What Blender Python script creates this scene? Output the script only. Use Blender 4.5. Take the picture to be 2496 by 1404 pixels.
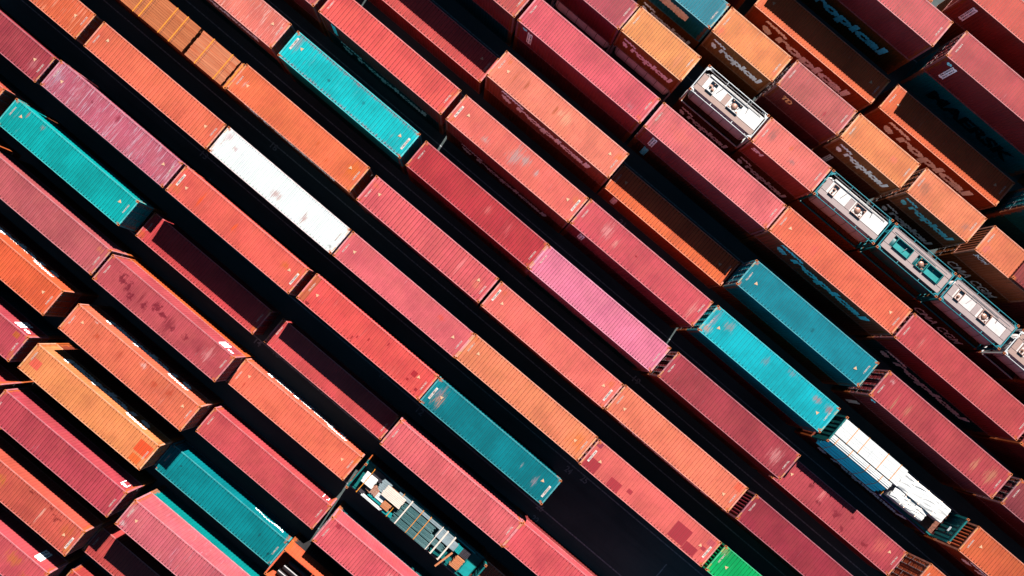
import bpy, bmesh, math, random
from mathutils import Vector, Matrix
random.seed(7)
S = bpy.context.scene
for o in list(bpy.data.objects): bpy.data.objects.remove(o)
C = S.collection
PI = math.pi

# ------------------------------------------------------------------ camera, sky, sun, exposure
cd = bpy.data.cameras.new('camera'); cam = bpy.data.objects.new('camera', cd); C.objects.link(cam)
cam.location = (0, 0, 61.5); cam.rotation_euler = (0, 0, 0.70153)
cd.sensor_width = 36; cd.lens = 1800/2496*36; cd.shift_x = 128/2496; cd.shift_y = 128/2496
cd.clip_end = 2000
S.camera = cam
SUN = Vector((-0.48, 3.94, 2.82)).normalized()
el = math.asin(SUN.z); az = math.atan2(SUN.x, SUN.y)
w = bpy.data.worlds.new('World'); S.world = w; w.use_nodes = True
nt = w.node_tree; nt.nodes.clear()
sk = nt.nodes.new('ShaderNodeTexSky'); sk.sky_type = 'NISHITA'; sk.sun_disc = False
sk.sun_elevation = el; sk.sun_rotation = az; sk.air_density = 0.4; sk.dust_density = 0.0; sk.ozone_density = 0.0
bg = nt.nodes.new('ShaderNodeBackground'); bg.inputs['Strength'].default_value = 0.05
wo = nt.nodes.new('ShaderNodeOutputWorld')
tint = nt.nodes.new('ShaderNodeMix'); tint.data_type = 'RGBA'; tint.blend_type = 'MULTIPLY'; tint.inputs[0].default_value = 1; tint.inputs[7].default_value = (.62, 1.1, 1.02, 1)
nt.links.new(sk.outputs[0], tint.inputs[6]); nt.links.new(tint.outputs[2], bg.inputs[0]); nt.links.new(bg.outputs[0], wo.inputs[0])
ld = bpy.data.lights.new('sun', 'SUN'); ld.energy = 5.0; ld.angle = math.radians(0.5); ld.color = (1, 0.95, 0.88)
sun = bpy.data.objects.new('sun', ld); C.objects.link(sun)
sun.rotation_euler = SUN.to_track_quat('Z', 'Y').to_euler(); sun.location = (0, 40, 40)
S.view_settings.view_transform = 'Standard'; S.view_settings.look = 'None'
S.view_settings.exposure = 2.7; S.view_settings.gamma = 1
KEXP = (4.9, 5.27, 5.27)          # what a sunlit white roof renders as, in display-linear units
S.cycles.max_bounces = 4; S.cycles.diffuse_bounces = 1

# ------------------------------------------------------------------ helpers
def lin(c): 
    c = c/255
    return c/12.92 if c <= 0.04045 else ((c+0.055)/1.055)**2.4
def base(rgb): return tuple(min(0.88, lin(v)/k) for v, k in zip(rgb, KEXP)) if max(rgb) <= 1000 else tuple(v/10000 for v in rgb)   # values above 1000 are plain albedo x 10000

def box(bm, x0, x1, y0, y1, z0, z1):
    vs = [bm.verts.new((x, y, z)) for z in (z0, z1) for y in (y0, y1) for x in (x0, x1)]
    for f in ((0,2,3,1),(4,5,7,6),(0,1,5,4),(2,6,7,3),(0,4,6,2),(1,3,7,5)): bm.faces.new([vs[i] for i in f])
    return vs
def tube(bm, p, q, r, n=8):
    p, q = Vector(p), Vector(q); d = (q-p).normalized()
    a = d.orthogonal().normalized(); b = d.cross(a)
    R = [[bm.verts.new(c + (a*math.cos(t)+b*math.sin(t))*r) for t in [2*PI*k/n for k in range(n)]] for c in (p, q)]
    for k in range(n): bm.faces.new((R[0][k], R[0][(k+1)%n], R[1][(k+1)%n], R[1][k]))
    bm.faces.new(R[0][::-1]); bm.faces.new(R[1])
def lathe(bm, prof, axis='Z', c=(0,0,0), n=24):
    rows = []
    for h, r in prof:
        row = []
        for k in range(n):
            t = 2*PI*k/n; u, v = r*math.cos(t), r*math.sin(t)
            row.append(bm.verts.new((c[0]+u, c[1]+v, c[2]+h) if axis == 'Z' else (c[0]+h, c[1]+u, c[2]+v)))
        rows.append(row)
    for a, b in zip(rows, rows[1:]):
        for k in range(n): bm.faces.new((a[k], a[(k+1)%n], b[(k+1)%n], b[k]))
    bm.faces.new(rows[0][::-1]); bm.faces.new(rows[-1])
def mesh(name, bm, mats=1, smooth=False):
    bmesh.ops.recalc_face_normals(bm, faces=bm.faces)
    me = bpy.data.meshes.new(name); bm.to_mesh(me); bm.free()
    for _ in range(mats): me.materials.append(None)
    if smooth: me.shade_smooth()
    return me
def put(name, me, mat, parent=None, loc=(0,0,0), rz=0):
    o = bpy.data.objects.new(name, me); C.objects.link(o)
    o.location = loc; o.rotation_euler = (0, 0, rz)
    if parent: o.parent = parent
    if mat:
        s = o.material_slots[0]; s.link = 'OBJECT'; s.material = mat
    return o
def thing(name, label, cat, loc, rz=0, group=None):
    o = bpy.data.objects.new(name, None); C.objects.link(o); o.empty_display_size = .3
    o.location = loc; o.rotation_euler = (0, 0, rz); tag(o, label, cat, group); return o
def tag(o, label, cat, group=None):
    o['label'] = label; o['category'] = cat
    if group: o['group'] = group
def simple(name, bm, mat, label, cat, loc=(0,0,0), rz=0, group=None, smooth=False):
    o = put(name, mesh(name, bm, 1, smooth), mat, None, loc, rz); tag(o, label, cat, group); return o

# ------------------------------------------------------------------ materials
class NG:
    def __init__(s, name):
        s.m = bpy.data.materials.new(name); s.m.use_nodes = True; s.t = s.m.node_tree; s.t.nodes.clear()
        s.out = s.n('ShaderNodeOutputMaterial'); s.b = s.n('ShaderNodeBsdfPrincipled'); s.l(s.b.outputs[0], s.out.inputs[0]); s.b.inputs['Specular IOR Level'].default_value = .1
    def n(s, k, **kw):
        x = s.t.nodes.new(k)
        for a, v in kw.items(): setattr(x, a, v)
        return x
    def l(s, a, b): s.t.links.new(a, b)
    def math(s, op, a, b=None, c=None, clamp=False):
        x = s.n('ShaderNodeMath', operation=op, use_clamp=clamp)
        for i, v in enumerate((a, b, c)):
            if v is None: continue
            if hasattr(v, 'links'): s.l(v, x.inputs[i])
            else: x.inputs[i].default_value = v
        return x.outputs[0]
    def mix(s, fac, a, b, mode='MIX'):
        x = s.n('ShaderNodeMix', data_type='RGBA', blend_type=mode)
        for i, v in ((0, fac), (6, a), (7, b)):
            if hasattr(v, 'links'): s.l(v, x.inputs[i])
            else: x.inputs[i].default_value = v if i == 0 else (*v, 1)
        return x.outputs[2]
    def noise(s, vec, scale, detail=4, rough=.55):
        x = s.n('ShaderNodeTexNoise'); s.l(vec, x.inputs['Vector'])
        x.inputs['Scale'].default_value = scale; x.inputs['Detail'].default_value = detail; x.inputs['Roughness'].default_value = rough
        return x.outputs['Fac']
    def mapping(s, vec, loc=(0,0,0), scale=(1,1,1)):
        x = s.n('ShaderNodeMapping'); s.l(vec, x.inputs[0]); x.inputs[1].default_value = loc; x.inputs[3].default_value = scale
        return x.outputs[0]
    def ramp(s, v, lo, hi):
        x = s.n('ShaderNodeMapRange', interpolation_type='SMOOTHSTEP'); s.l(v, x.inputs[0])
        x.inputs[1].default_value = lo; x.inputs[2].default_value = hi
        return x.outputs[0]
    def sep(s, vec):
        x = s.n('ShaderNodeSeparateXYZ'); s.l(vec, x.inputs[0]); return x.outputs

def plain(name, rgb, rough=.6, metal=0, var=.15, scale=3.0):
    g = NG(name); tc = g.n('ShaderNodeTexCoord')
    f = g.noise(tc.outputs['Object'], scale, 5)
    c = base(rgb); g.l(g.mix(g.ramp(f, .3, .7), tuple(v*(1-var) for v in c), tuple(min(.9, v*(1+var)) for v in c)), g.b.inputs['Base Color'])
    g.b.inputs['Specular IOR Level'].default_value = .15; g.b.inputs['Roughness'].default_value = rough; g.b.inputs['Metallic'].default_value = metal
    return g.m

PAINTS = 0
def paint(rgb, wear=.5, wearcol=None, rust=.25, blobs=(), pitch=.29, half=False, edge=0, edgecol=(150,125,140), groove=.7, fade=.8):
    """weathered container paint: sun-fading, scrapes across the roof, rust freckles, dirt lying in the roof grooves"""
    global PAINTS; PAINTS += 1
    g = NG('container_paint'); tc = g.n('ShaderNodeTexCoord'); oi = g.n('ShaderNodeObjectInfo')
    P = tc.outputs['Object']; seed = PAINTS*7.31
    Q = g.mapping(P, (seed, seed*1.7, 0)); c = base(rgb)
    if wearcol is None: wearcol = tuple(v + (215-v)*.42 for v in rgb)
    x, y, z = g.sep(P)[:3]
    geo = g.n('ShaderNodeNewGeometry'); up = g.math('GREATER_THAN', g.sep(geo.outputs['Normal'])[2], .3)
    f = g.ramp(g.noise(Q, .45, 5, .6), .3, .7)
    col = g.mix(f, tuple(v*(1-.16*fade*2) for v in c), tuple(min(.9, v*(1+.08*fade*2)) for v in c))
    f2 = g.ramp(g.noise(Q, 9, 6, .7), .35, .75)
    col = g.mix(g.math('MULTIPLY', f2, .18), col, tuple(v*.62 for v in c))
    hu = g.ramp(g.noise(g.mapping(P, (seed*5, 2, 0)), .8, 4, .65), .35, .7)
    col = g.mix(g.math('MULTIPLY', hu, .4 if rgb[0] > 100 else 0), col, (c[0]*.97, min(.9, c[1]*1.12+.003), c[2]*.93))
    # panel-by-panel tone, each bay between two roof grooves a little different
    wn = g.n('ShaderNodeTexWhiteNoise', noise_dimensions='1D'); g.l(g.math('FLOOR', g.math('ADD', g.math('DIVIDE', x, pitch), 100.5+PAINTS)), wn.inputs['W'])
    col = g.mix(g.math('MULTIPLY', g.math('MULTIPLY', wn.outputs[0], up), .16), col, tuple(v*.55 for v in c))
    # scrapes: long across the width, short along the length
    st = g.mapping(P, (seed*2, seed, 0), (7.5, .55, .55)); big = g.noise(g.mapping(P, (seed*3, 0, 0)), .55, 2)
    sc = g.noise(st, 1.0, 6, .75)
    m = g.math('MULTIPLY', g.ramp(sc, .62-.1*wear, .78-.1*wear), g.ramp(big, .62-.3*wear, .8-.3*wear))
    col = g.mix(g.math('MULTIPLY', m, .85), col, base(wearcol))
    gr = g.noise(g.mapping(P, (seed*4, 9, 0), (5.0, .4, .4)), 1.0, 6, .75); big2 = g.noise(g.mapping(P, (seed, 5, 2)), .8, 3)
    col = g.mix(g.math('MULTIPLY', g.math('MULTIPLY', g.ramp(gr, .52, .72), g.ramp(big2, .42, .6)), .38), col, tuple(v*.6 for v in c))
    dent = g.ramp(g.noise(g.mapping(P, (seed*6, 1, 0)), 1.5, 2), .66, .72)
    col = g.mix(g.math('MULTIPLY', dent, .22), col, tuple(v*.6 for v in c))
    if edge:
        ay = g.math('ABSOLUTE', y); e = g.math('ADD', g.math('MULTIPLY', g.ramp(ay, .45, 1.15), .36*edge), g.math('MULTIPLY', g.noise(st, 1.6, 6, .85), .75))
        col = g.mix(g.math('MULTIPLY', g.ramp(e, .64, .74), up), col, base(edgecol))
    # rust freckles
    r = g.ramp(g.noise(g.mapping(P, (seed, 3, 1), (1.6, 1, 1)), 2.3, 8, .72), .74-.12*rust, .80-.10*rust)
    col = g.mix(g.math('MULTIPLY', r, .8), col, base((150, 72, 45)))
    for b in blobs:
        bx, by, rx, ry, bc = b[:5]; kind = b[5] if len(b) > 5 else 'n'
        dx = g.math('DIVIDE', g.math('SUBTRACT', x, bx), rx); dy = g.math('DIVIDE', g.math('SUBTRACT', y, by), ry)
        if kind == 's':
            d = g.math('MAXIMUM', g.math('ABSOLUTE', dx), g.math('ABSOLUTE', dy)); k = g.math('LESS_THAN', d, 1.0)
            k = g.math('MULTIPLY', k, .9)
        else:
            d = g.math('POWER', g.math('ADD', g.math('MULTIPLY', dx, dx), g.math('MULTIPLY', dy, dy)), .5)
            nn = g.noise(st, 1.5, 7, .85) if kind == 'n' else g.noise(Q, 3.6, 6, .65)
            v = g.math('SUBTRACT', g.math('MULTIPLY', g.math('SUBTRACT', nn, .5), 5.5 if kind == 'n' else 3.6), g.math('SUBTRACT', d, .72))
            k = g.math('MULTIPLY', g.ramp(v, -.1, .5), .7 if kind == 'n' else .85)
        col = g.mix(g.math('MULTIPLY', k, up), col, base(bc))
    # dirt in the roof grooves
    fr = g.math('ABSOLUTE', g.math('SUBTRACT', g.math('FRACT', g.math('ADD', g.math('DIVIDE', x, pitch), 100.0)), .5))
    gm = g.math('MULTIPLY', g.math('MULTIPLY', g.ramp(fr, .17, .06), up), g.math('ADD', .5, g.math('MULTIPLY', f2, .5)))
    ay2 = g.math('ABSOLUTE', y); hook = g.math('MULTIPLY', g.math('MULTIPLY', g.ramp(fr, .2, .12), up), g.math('MULTIPLY', g.math('GREATER_THAN', ay2, 1.02), g.math('LESS_THAN', ay2, 1.115)))
    col = g.mix(g.math('MULTIPLY', hook, min(.8, groove*.9)), col, tuple(v*.12 for v in c))
    # orange rust creeping out of the four corners
    cx = g.ramp(g.math('ABSOLUTE', x), (3.03 if half else 6.095)-.75, (3.03 if half else 6.095)-.1); cy = g.ramp(ay2, .55, 1.2)
    cr = g.math('ADD', g.math('MULTIPLY', cx, cy), g.math('MULTIPLY', g.math('SUBTRACT', g.noise(Q, 3.5, 6, .7), .5), 2.0))
    col = g.mix(g.math('MULTIPLY', g.ramp(cr, .55, .85), .75), col, base((214,112,52)))
    col = g.mix(g.math('MULTIPLY', gm, groove), col, tuple(v*.22 for v in c))
    g.l(col, g.b.inputs['Base Color']); g.b.inputs['Roughness'].default_value = .6
    g.b.inputs['Specular IOR Level'].default_value = .055
    return g.m

M = {}
M['casting'] = plain('rusty_casting', (232,132,74), .8, 0, .35, 9)
M['hole'] = plain('casting_hole', (25,18,16), .9)
M['steel'] = plain('galvanised_bar', (150,150,155), .5, .2)
M['white'] = plain('white_lettering', (5200,5000,4900), .7, 0, .06, 6)
M['letter'] = plain('white_side_lettering', (7400,7000,7100), .7, 0, .1, 2)
M['code'] = plain('roof_code_paint', (236,216,208), .7); M['codeplate'] = plain('code_plate_paint', (246,232,224), .7)
M['tri'] = plain('sign_face', (235,190,150), .6); M['tri2'] = plain('sign_border', (235,150,60), .6); M['tri3'] = plain('sign_border_pale', (250,235,220), .6)
M['black'] = plain('black_lettering', (22,22,26), .7)
M['yellow'] = plain('hazard_yellow', (240,180,50), .6)
M['teal_shade_letter'] = plain('teal_and_shade_tint_lettering', (1800,5200,5600), .7)  # also carries the painted shade tint of white lettering
M['orangemark'] = plain('orange_mark', (6500,2900,1200), .7)
M['floor'] = plain('timber_floor', (150,95,75), .8, 0, .3, 5)
M['strap'] = plain('orange_strap', (250,160,40), .7, 0, .1)
M['beige'] = plain('overpaint_beige', (6000,4200,3200), .75, 0, .12, 4)

def ground_mat():
    g = NG('concrete_paving'); tc = g.n('ShaderNodeTexCoord'); P = tc.outputs['Object']
    a = g.ramp(g.noise(P, .12, 6, .6), .3, .7); b = g.noise(P, 4, 8, .7); c = g.ramp(g.noise(g.mapping(P, (5,2,0), (.06,.9,1)), 1, 5, .7), .45, .7)
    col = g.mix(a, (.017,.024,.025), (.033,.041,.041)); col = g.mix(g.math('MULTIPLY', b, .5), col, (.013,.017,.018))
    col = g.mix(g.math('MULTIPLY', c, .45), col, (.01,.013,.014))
    v = g.n('ShaderNodeTexVoronoi', feature='DISTANCE_TO_EDGE'); g.l(P, v.inputs['Vector']); v.inputs['Scale'].default_value = .35
    col = g.mix(g.math('MULTIPLY', g.ramp(v.outputs[0], .012, .003), .3), col, (.03,.03,.03))
    g.l(col, g.b.inputs['Base Color']); g.b.inputs['Roughness'].default_value = .85
    bp = g.n('ShaderNodeBump'); bp.inputs['Strength'].default_value = .25; g.l(b, bp.inputs['Height']); g.l(bp.outputs[0], g.b.inputs['Normal'])
    return g.m

# ------------------------------------------------------------------ container part meshes
W2 = 1.219
SPITCH, SDEP = .278, .036
def side_depth(x):
    t = (x/SPITCH + 50.25) % 1.0
    a = .25; s = .245
    if t < a: return 0.0
    if t < a+s: return SDEP*(t-a)/s
    if t < 2*a+s: return SDEP
    return SDEP*(1-(t-2*a-s)/(1-2*a-s))
def side_breaks(x0, x1):
    out = {round(x0,4), round(x1,4)}; k = math.floor(x0/SPITCH)-1
    while k*SPITCH < x1+SPITCH:
        for t in (0, .25, .495, .745):
            x = (k+t-.25)*SPITCH
            if x0+.004 < x < x1-.004: out.add(round(x,4))
        k += 1
    return sorted(out)
def m_side(L, H):
    bm = bmesh.new(); xs = side_breaks(-L/2+.15, L/2-.15); z0, z1 = .15, H-.07
    r = [[bm.verts.new((x, -W2+.008+side_depth(x), z)) for x in xs] for z in (z0, z1)]
    for i in range(len(xs)-1): bm.faces.new((r[0][i], r[0][i+1], r[1][i+1], r[1][i]))
    return mesh('side_panel', bm)
def m_end(L, H):
    bm = bmesh.new(); ys = side_breaks(-1.07, 1.07); z0, z1 = .15, H-.12; X = -L/2+.02
    r = [[bm.verts.new((X+side_depth(y), y, z)) for y in ys] for z in (z0, z1)]
    for i in range(len(ys)-1): bm.faces.new((r[0][i+1], r[0][i], r[1][i], r[1][i+1]))
    return mesh('end_wall', bm)
def m_roof(L, H, pitch):
    bm = bmesh.new(); xs = [-L/2+.12]; dep = [0]; k = math.ceil((-L/2+.45)/pitch)
    while k*pitch < L/2-.42:
        x = (k+.5)*pitch - pitch/2
        for dx, d in ((-.05,0),(-.022,1),(.022,1),(.05,0)): xs.append(x+dx); dep.append(d)
        k += 1
    xs.append(L/2-.12); dep.append(0)
    ys = [-1.165, -1.11, -1.03, 1.03, 1.11, 1.165]; amp = [-.012, 0, -.024, -.024, 0, -.012]
    g = [[bm.verts.new((x, y, H-.014 + (a if yi in (0,5) else a*d))) for x, d in zip(xs, dep)] for yi, (y, a) in enumerate(zip(ys, amp))]
    for j in range(5):
        for i in range(len(xs)-1): bm.faces.new((g[j][i], g[j][i+1], g[j+1][i+1], g[j+1][i]))
    return mesh('roof', bm)
def m_frame(L, H):
    bm = bmesh.new(); X = L/2
    for sx in (-1, 1):
        for sy in (-1, 1):
            a, b = sorted((sx*(X-.004), sx*(X-.15))); c, d = sorted((sy*(W2-.004), sy*(W2-.14)))
            box(bm, a, b, c, d, .118, H-.118)
        a, b = sorted((sx*(X-.006), sx*(X-.12)))
        box(bm, a, b, -W2+.162, W2-.162, H-.11, H-.01); box(bm, a, b, -W2+.162, W2-.162, .02, .15)
    for sy in (-1, 1):
        c, d = sorted((sy*(W2-.006), sy*(W2-.066)))
        box(bm, -X+.178, X-.178, c, d, H-.075, H-.01); box(bm, -X+.178, X-.178, c, d, .02, .16)
    box(bm, -X+.13, X-.13, -W2+.08, W2-.08, .03, .14)
    return mesh('frame', bm)
def m_casting():
    bm = bmesh.new(); x, y, z = .178, .162, .118
    vs = box(bm, 0, x, 0, y, 0, z)
    bmesh.ops.recalc_face_normals(bm, faces=bm.faces); fs = list(bm.faces)
    for f in fs:
        f.normal_update()
        n = f.normal; 
        if n.z > .5 or n.x > .5 or n.y > .5: continue
        r = bmesh.ops.inset_individual(bm, faces=[f], thickness=.042, depth=0)
        r2 = bmesh.ops.inset_individual(bm, faces=[f], thickness=.004, depth=-.03)
        f.material_index = 1
    return mesh('corner_casting', bm, 2)
def m_door(L, H):
    bm = bmesh.new(); X = L/2-.03
    box(bm, X-.04, X, .006, 1.075, .16, H-.118)
    for k in range(4):
        z = .3 + k*(H-.6)/4; box(bm, X+.001, X+.022, .07, 1.01, z, z+(H-.6)/4-.12)
    for z in (.4, 1.0, 1.6, H-.4): box(bm, X+.001, X+.035, 1.03, 1.072, z, z+.09)
    return mesh('door', bm)
def m_bar(L, H):
    bm = bmesh.new(); X = L/2-.002
    tube(bm, (X, 0, .1), (X, 0, H-.06), .019)
    for z in (.13, H-.13): box(bm, X-.03, X+.02, -.05, .05, z-.035, z+.035)
    for z in (.7, H*.55, H-.5): box(bm, X-.03, X+.024, -.04, .04, z-.025, z+.025)
    box(bm, X+.021, X+.035, 0, .34, 1.02, 1.055)
    return mesh('locking_bar', bm)

def text2d(txt, bold=0.0):
    cu = bpy.data.curves.new('t', 'FONT'); cu.body = txt; cu.size = 1; cu.offset = bold; cu.fill_mode = 'BOTH'; cu.resolution_u = 4
    o = bpy.data.objects.new('t', cu); C.objects.link(o)
    bpy.context.view_layer.update()
    me = bpy.data.meshes.new_from_object(o.evaluated_get(bpy.context.evaluated_depsgraph_get()))
    bm = bmesh.new(); bm.from_mesh(me); bpy.data.objects.remove(o); bpy.data.curves.remove(cu); bpy.data.meshes.remove(me)
    return bm
def fit2d(bm, w, h, shear=0, x0=0, y0=0):
    xs = [v.co.x for v in bm.verts]; ys = [v.co.y for v in bm.verts]
    a, b, c, d = min(xs), max(xs), min(ys), max(ys)
    for v in bm.verts:
        y = (v.co.y-c)/(d-c)*h; v.co = ((v.co.x-a)/(b-a)*w + shear*y + x0, y + y0, 0)
def conform(bm, lift=.004):
    """lay flat artwork (x, z) onto the corrugated -y side"""
    bmesh.ops.triangulate(bm, faces=bm.faces)
    x0 = min(v.co.x for v in bm.verts); x1 = max(v.co.x for v in bm.verts)
    for x in side_breaks(x0, x1)[1:-1]:
        bmesh.ops.bisect_plane(bm, geom=bm.verts[:]+bm.edges[:]+bm.faces[:], plane_co=(x,0,0), plane_no=(1,0,0), dist=1e-5)
    for v in bm.verts: v.co = (v.co.x, -W2+.008+side_depth(v.co.x)-lift, v.co.y)
def poly(bm, pts):
    f = bm.faces.new([bm.verts.new((x, y, 0)) for x, y in pts]); return f
def m_tropical(w, h, z):
    """heavy slanted lettering whose T is a frond: a wavy bar over a rounded half blob"""
    bm = text2d('ropical', .05); fit2d(bm, w*.815, h*.92, .18, -w/2+w*.16, z-h*.12)
    ty = lambda f: z + h*f
    X = -w/2
    poly(bm, [(X+w*a, ty(b)) for a, b in ((.0,.96),(.03,1.02),(.075,.96),(.11,1.02),(.16,.95),(.20,.98),(.245,.86),(.232,.68),(.19,.80),(.15,.74),(.11,.82),(.07,.77),(.03,.83),(-.006,.80))])
    poly(bm, [(X+w*a, ty(b)) for a, b in ((.0,.34),(.008,.46),(.03,.54),(.055,.50),(.085,.44),(.112,.30),(.105,.12),(.085,.0),(.045,.03),(.014,.16))])
    conform(bm); return mesh('side_lettering', bm)
def m_word(txt, w, h, z, x=0, bold=.02, shear=0):
    bm = text2d(txt, bold); fit2d(bm, w, h, shear, x-w/2, z); conform(bm); return mesh('side_lettering', bm)

KIND = {}
def kit(L, H, pitch):
    k = (L, H, pitch)
    if k not in KIND:
        KIND[k] = dict(side=m_side(L,H), end=m_end(L,H), roof=m_roof(L,H,pitch), frame=m_frame(L,H), door=m_door(L,H), bar=m_bar(L,H))
    return KIND[k]
CAST = m_casting()
CODES = []
for t in ('TRLU 640841 4','NYSU 702041 8','HUCU 506811 2','CARU 813904 6','TCNU 415004 5','FSLU 707118 0'):
    bm = text2d(t, .02); fit2d(bm, .78, .125, 0, -.39, -.062); CODES.append(mesh('roof_code', bm))
bm = bmesh.new(); poly(bm, [(-.14,-.11),(.14,-.11),(0,.15)]); bmesh.ops.inset_individual(bm, faces=bm.faces[:], thickness=.034); TRI = mesh('warning_triangle', bm, 2)
for p in TRI.polygons: p.material_index = 0 if len(p.vertices) == 3 else 1
bm = bmesh.new()
for sy in (-1, 1):
    for k in range(4):
        y = sy*(.62+.1*k); poly(bm, [(-.05,y-.02),(-.05,y+.02),(.05,y+.06),(.05,y+.02)])
HAZ = mesh('hazard_marking', bm)
bm = bmesh.new(); box(bm, -.085, .085, -.52, .52, 0, .004); PLATE = mesh('code_plate', bm)
def plate_side(x, z, w, h, rows=4):
    bm = bmesh.new(); poly(bm, [(x-w/2,z),(x+w/2,z),(x+w/2,z+h),(x-w/2,z+h)]); conform(bm, .006); return mesh('label_plate', bm)
def plate_text(x, z, w, h, t1='96-HIGH', t2='45G1 MAX'):
    bm = bmesh.new()
    for i, t in enumerate((t1, t2)):
        b = text2d(t, .03); fit2d(b, h*.82, w*.30)
        for v in b.verts: v.co = (x-w*.42+w*.46*i + w*.32 - v.co.y*1.0, z+h*.09+v.co.x, 0)
        me = bpy.data.meshes.new('x'); b.to_mesh(me); b.free(); bm.from_mesh(me); bpy.data.meshes.remove(me)
    conform(bm, .010); return mesh('label_text', bm)
LETTER = {}
def letter(key):
    if key not in LETTER:
        L = 12.19 if key.endswith('40') else 6.06
        X = L/2
        LETTER[key] = {
          'tropical40': lambda: m_tropical(8.9, 1.5, 1.0), 'tropical20': lambda: m_tropical(4.9, 1.15, .85),
          'tropicallow40': lambda: m_tropical(8.4, 1.5, .42), 'maersk40': lambda: m_word('MAERSK', 8.6, 1.25, .75, .3, .05), 'cma20': lambda: m_word('CMA CGM', 4.6, .95, .9, 0, .02, .1),
          'plate40': lambda: plate_side(-X+1.35, .62, .46, 1.75), 'plate20': lambda: plate_side(-X+1.1, .8, .4, 1.5),
          'plateend40': lambda: plate_side(-X+1.55, .7, .62, 1.7),
          'platetext40': lambda: plate_text(-X+1.35, .62, .46, 1.75), 'platetext20': lambda: plate_text(-X+1.1, .8, .4, 1.5),
          'plateendtext40': lambda: plate_text(-X+1.55, .7, .62, 1.7, '45G1', '9-6 H'),
          'spot40': lambda: m_word('o', .45, .3, 2.2, -X+.8, .08),
          'ttd20': lambda: m_word('TD', .95, .62, 1.45, -X+1.45, .05, .15), 'script20': lambda: m_word('2Cigl', 1.2, .5, 1.8, -X+1.0, .015, .3),
          'sml20': lambda: m_word('SM', 1.0, .5, 1.6, -X+.95, .05, .2), 'code40': lambda: m_word('WPIU 2', .8, .14, 2.05, X-1.3, .01),
          'scrape40': lambda: m_scrape(), 'beige20': lambda: m_beige(), 'vcode40': lambda: m_vcode(),
          'logo40': lambda: m_word('c', .55, .34, 1.95, -X+.75, .06),
        }[key]()
    return LETTER[key]
def m_scrape():
    bm = bmesh.new(); r = random.Random(3); x = -5.2; 
    while x < -2.3:
        w = r.uniform(.1,.3); c = 1.62+ .12*math.sin(x*3); h = r.uniform(.05,.16) if x > -4.3 else r.uniform(.15,.36)
        poly(bm, [(x, c-h/2), (x+w*.5, c-h*.7), (x+w, c-h*.4), (x+w*.9, c+h*.4), (x+w*.4, c+h*.6), (x+.02, c+h*.3)]); x += w*.82
    conform(bm); return mesh('scraped_paint', bm)
def m_beige():
    bm = bmesh.new(); poly(bm, [(-1.9,1.15),(-1.1,1.05),(-.2,1.1),(.55,1.02),(1.15,1.15),(1.2,1.95),(.4,2.05),(-.5,1.98),(-1.0,2.1),(-1.95,2.08)])
    conform(bm); return mesh('overpaint_patch', bm)
def m_vcode():
    bm = bmesh.new(); X = -6.095
    for dx, z0, h, w in ((.5,1.5,.55,.05),(.62,1.95,.22,.05),(1.0,1.35,.95,.06)):
        poly(bm, [(X+dx,z0),(X+dx+w,z0),(X+dx+w,z0+h),(X+dx,z0+h)])
    conform(bm); return mesh('side_code', bm)
LNAME = {'t':'side_lettering','m':'side_lettering','c':'side_lettering','p':'label_plate','s':'side_mark','b':'overpaint_patch','v':'side_code','l':'side_mark'}

def decal(root, key, mat, side, flip):
    me = letter(key); nm = me.name.split('.')[0]
    rz = (0 if side < 0 else PI) + (PI if flip else 0)
    return put(nm, me, mat, root, (0,0,0), rz)

def castings(root, L, H, mat=None):
    for sx in (-1, 1):
        for sy in (-1, 1):
            for sz in (0, 1):
                o = put('corner_casting', CAST, mat or M['casting'], root, (sx*L/2, sy*W2, H if sz else 0))
                o.scale = (-sx, -sy, -1 if sz else 1)
                s = o.material_slots[1]; s.link = 'OBJECT'; s.material = M['hole']

GROUP = 'box containers stacked in long rows across the yard'
def container(x, y, z, L, H, mat, label, flip=False, top=True, codes=True, tri=True, haz=True, plate=False, deco=(), pitch=.29, group=GROUP, roof=True, castmat=None, framemat=None):
    root = thing('shipping_container', label, 'container', (x, y, z), PI if flip else 0, group)
    k = kit(L, H, pitch)
    put('frame', k['frame'], framemat or mat, root)
    if roof: put('roof', k['roof'], mat, root)
    put('side_panel', k['side'], mat, root); put('side_panel', k['side'], mat, root, rz=PI)
    put('end_wall', k['end'], mat, root)
    for s in (1, -1):
        d = put('door', k['door'], mat, root); d.scale = (1, s, 1)
        for yy in (.3, .82):
            b = put('locking_bar', k['bar'], M['steel'], d, (0, yy, 0))
    castings(root, L, H, castmat)
    if top:
        R = random.Random(hash((round(x,1), round(y,1))) & 0xffff)
        cm = CODES[R.randrange(6)]
        if codes:
            for s in (-1, 1):
                if roof:
                    yy = R.uniform(-.25, .3)
                    if plate:
                        put('code_plate', PLATE, M['codeplate'], root, (s*(L/2-.42), yy, H-.009), 0)
                        put('roof_code', cm, M['black'], root, (s*(L/2-.42), yy, H-.002), -s*PI/2)
                    else: put('roof_code', cm, M['code'], root, (s*(L/2-.42), yy, H-.007), -s*PI/2)
        if tri and L > 10:
            for s in (-1, 1):
                o = put('warning_triangle', TRI, tri if not isinstance(tri, bool) else M['tri'], root, (s*(L/2-1.15), R.uniform(-.1,.35), H-.006), R.choice((0, PI)) - .7)
                sl = o.material_slots[1]; sl.link = 'OBJECT'; sl.material = M['tri2'] if R.random() < .5 else M['tri3']
        if haz and R.random() < .75 and roof:
            for s in (-1, 1): put('hazard_marking', HAZ, M['yellow'], root, (s*(L/2-.075), 0, H-.004))
    for key, mt, side in deco: decal(root, key, M[mt], side, flip)
    return root

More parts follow.
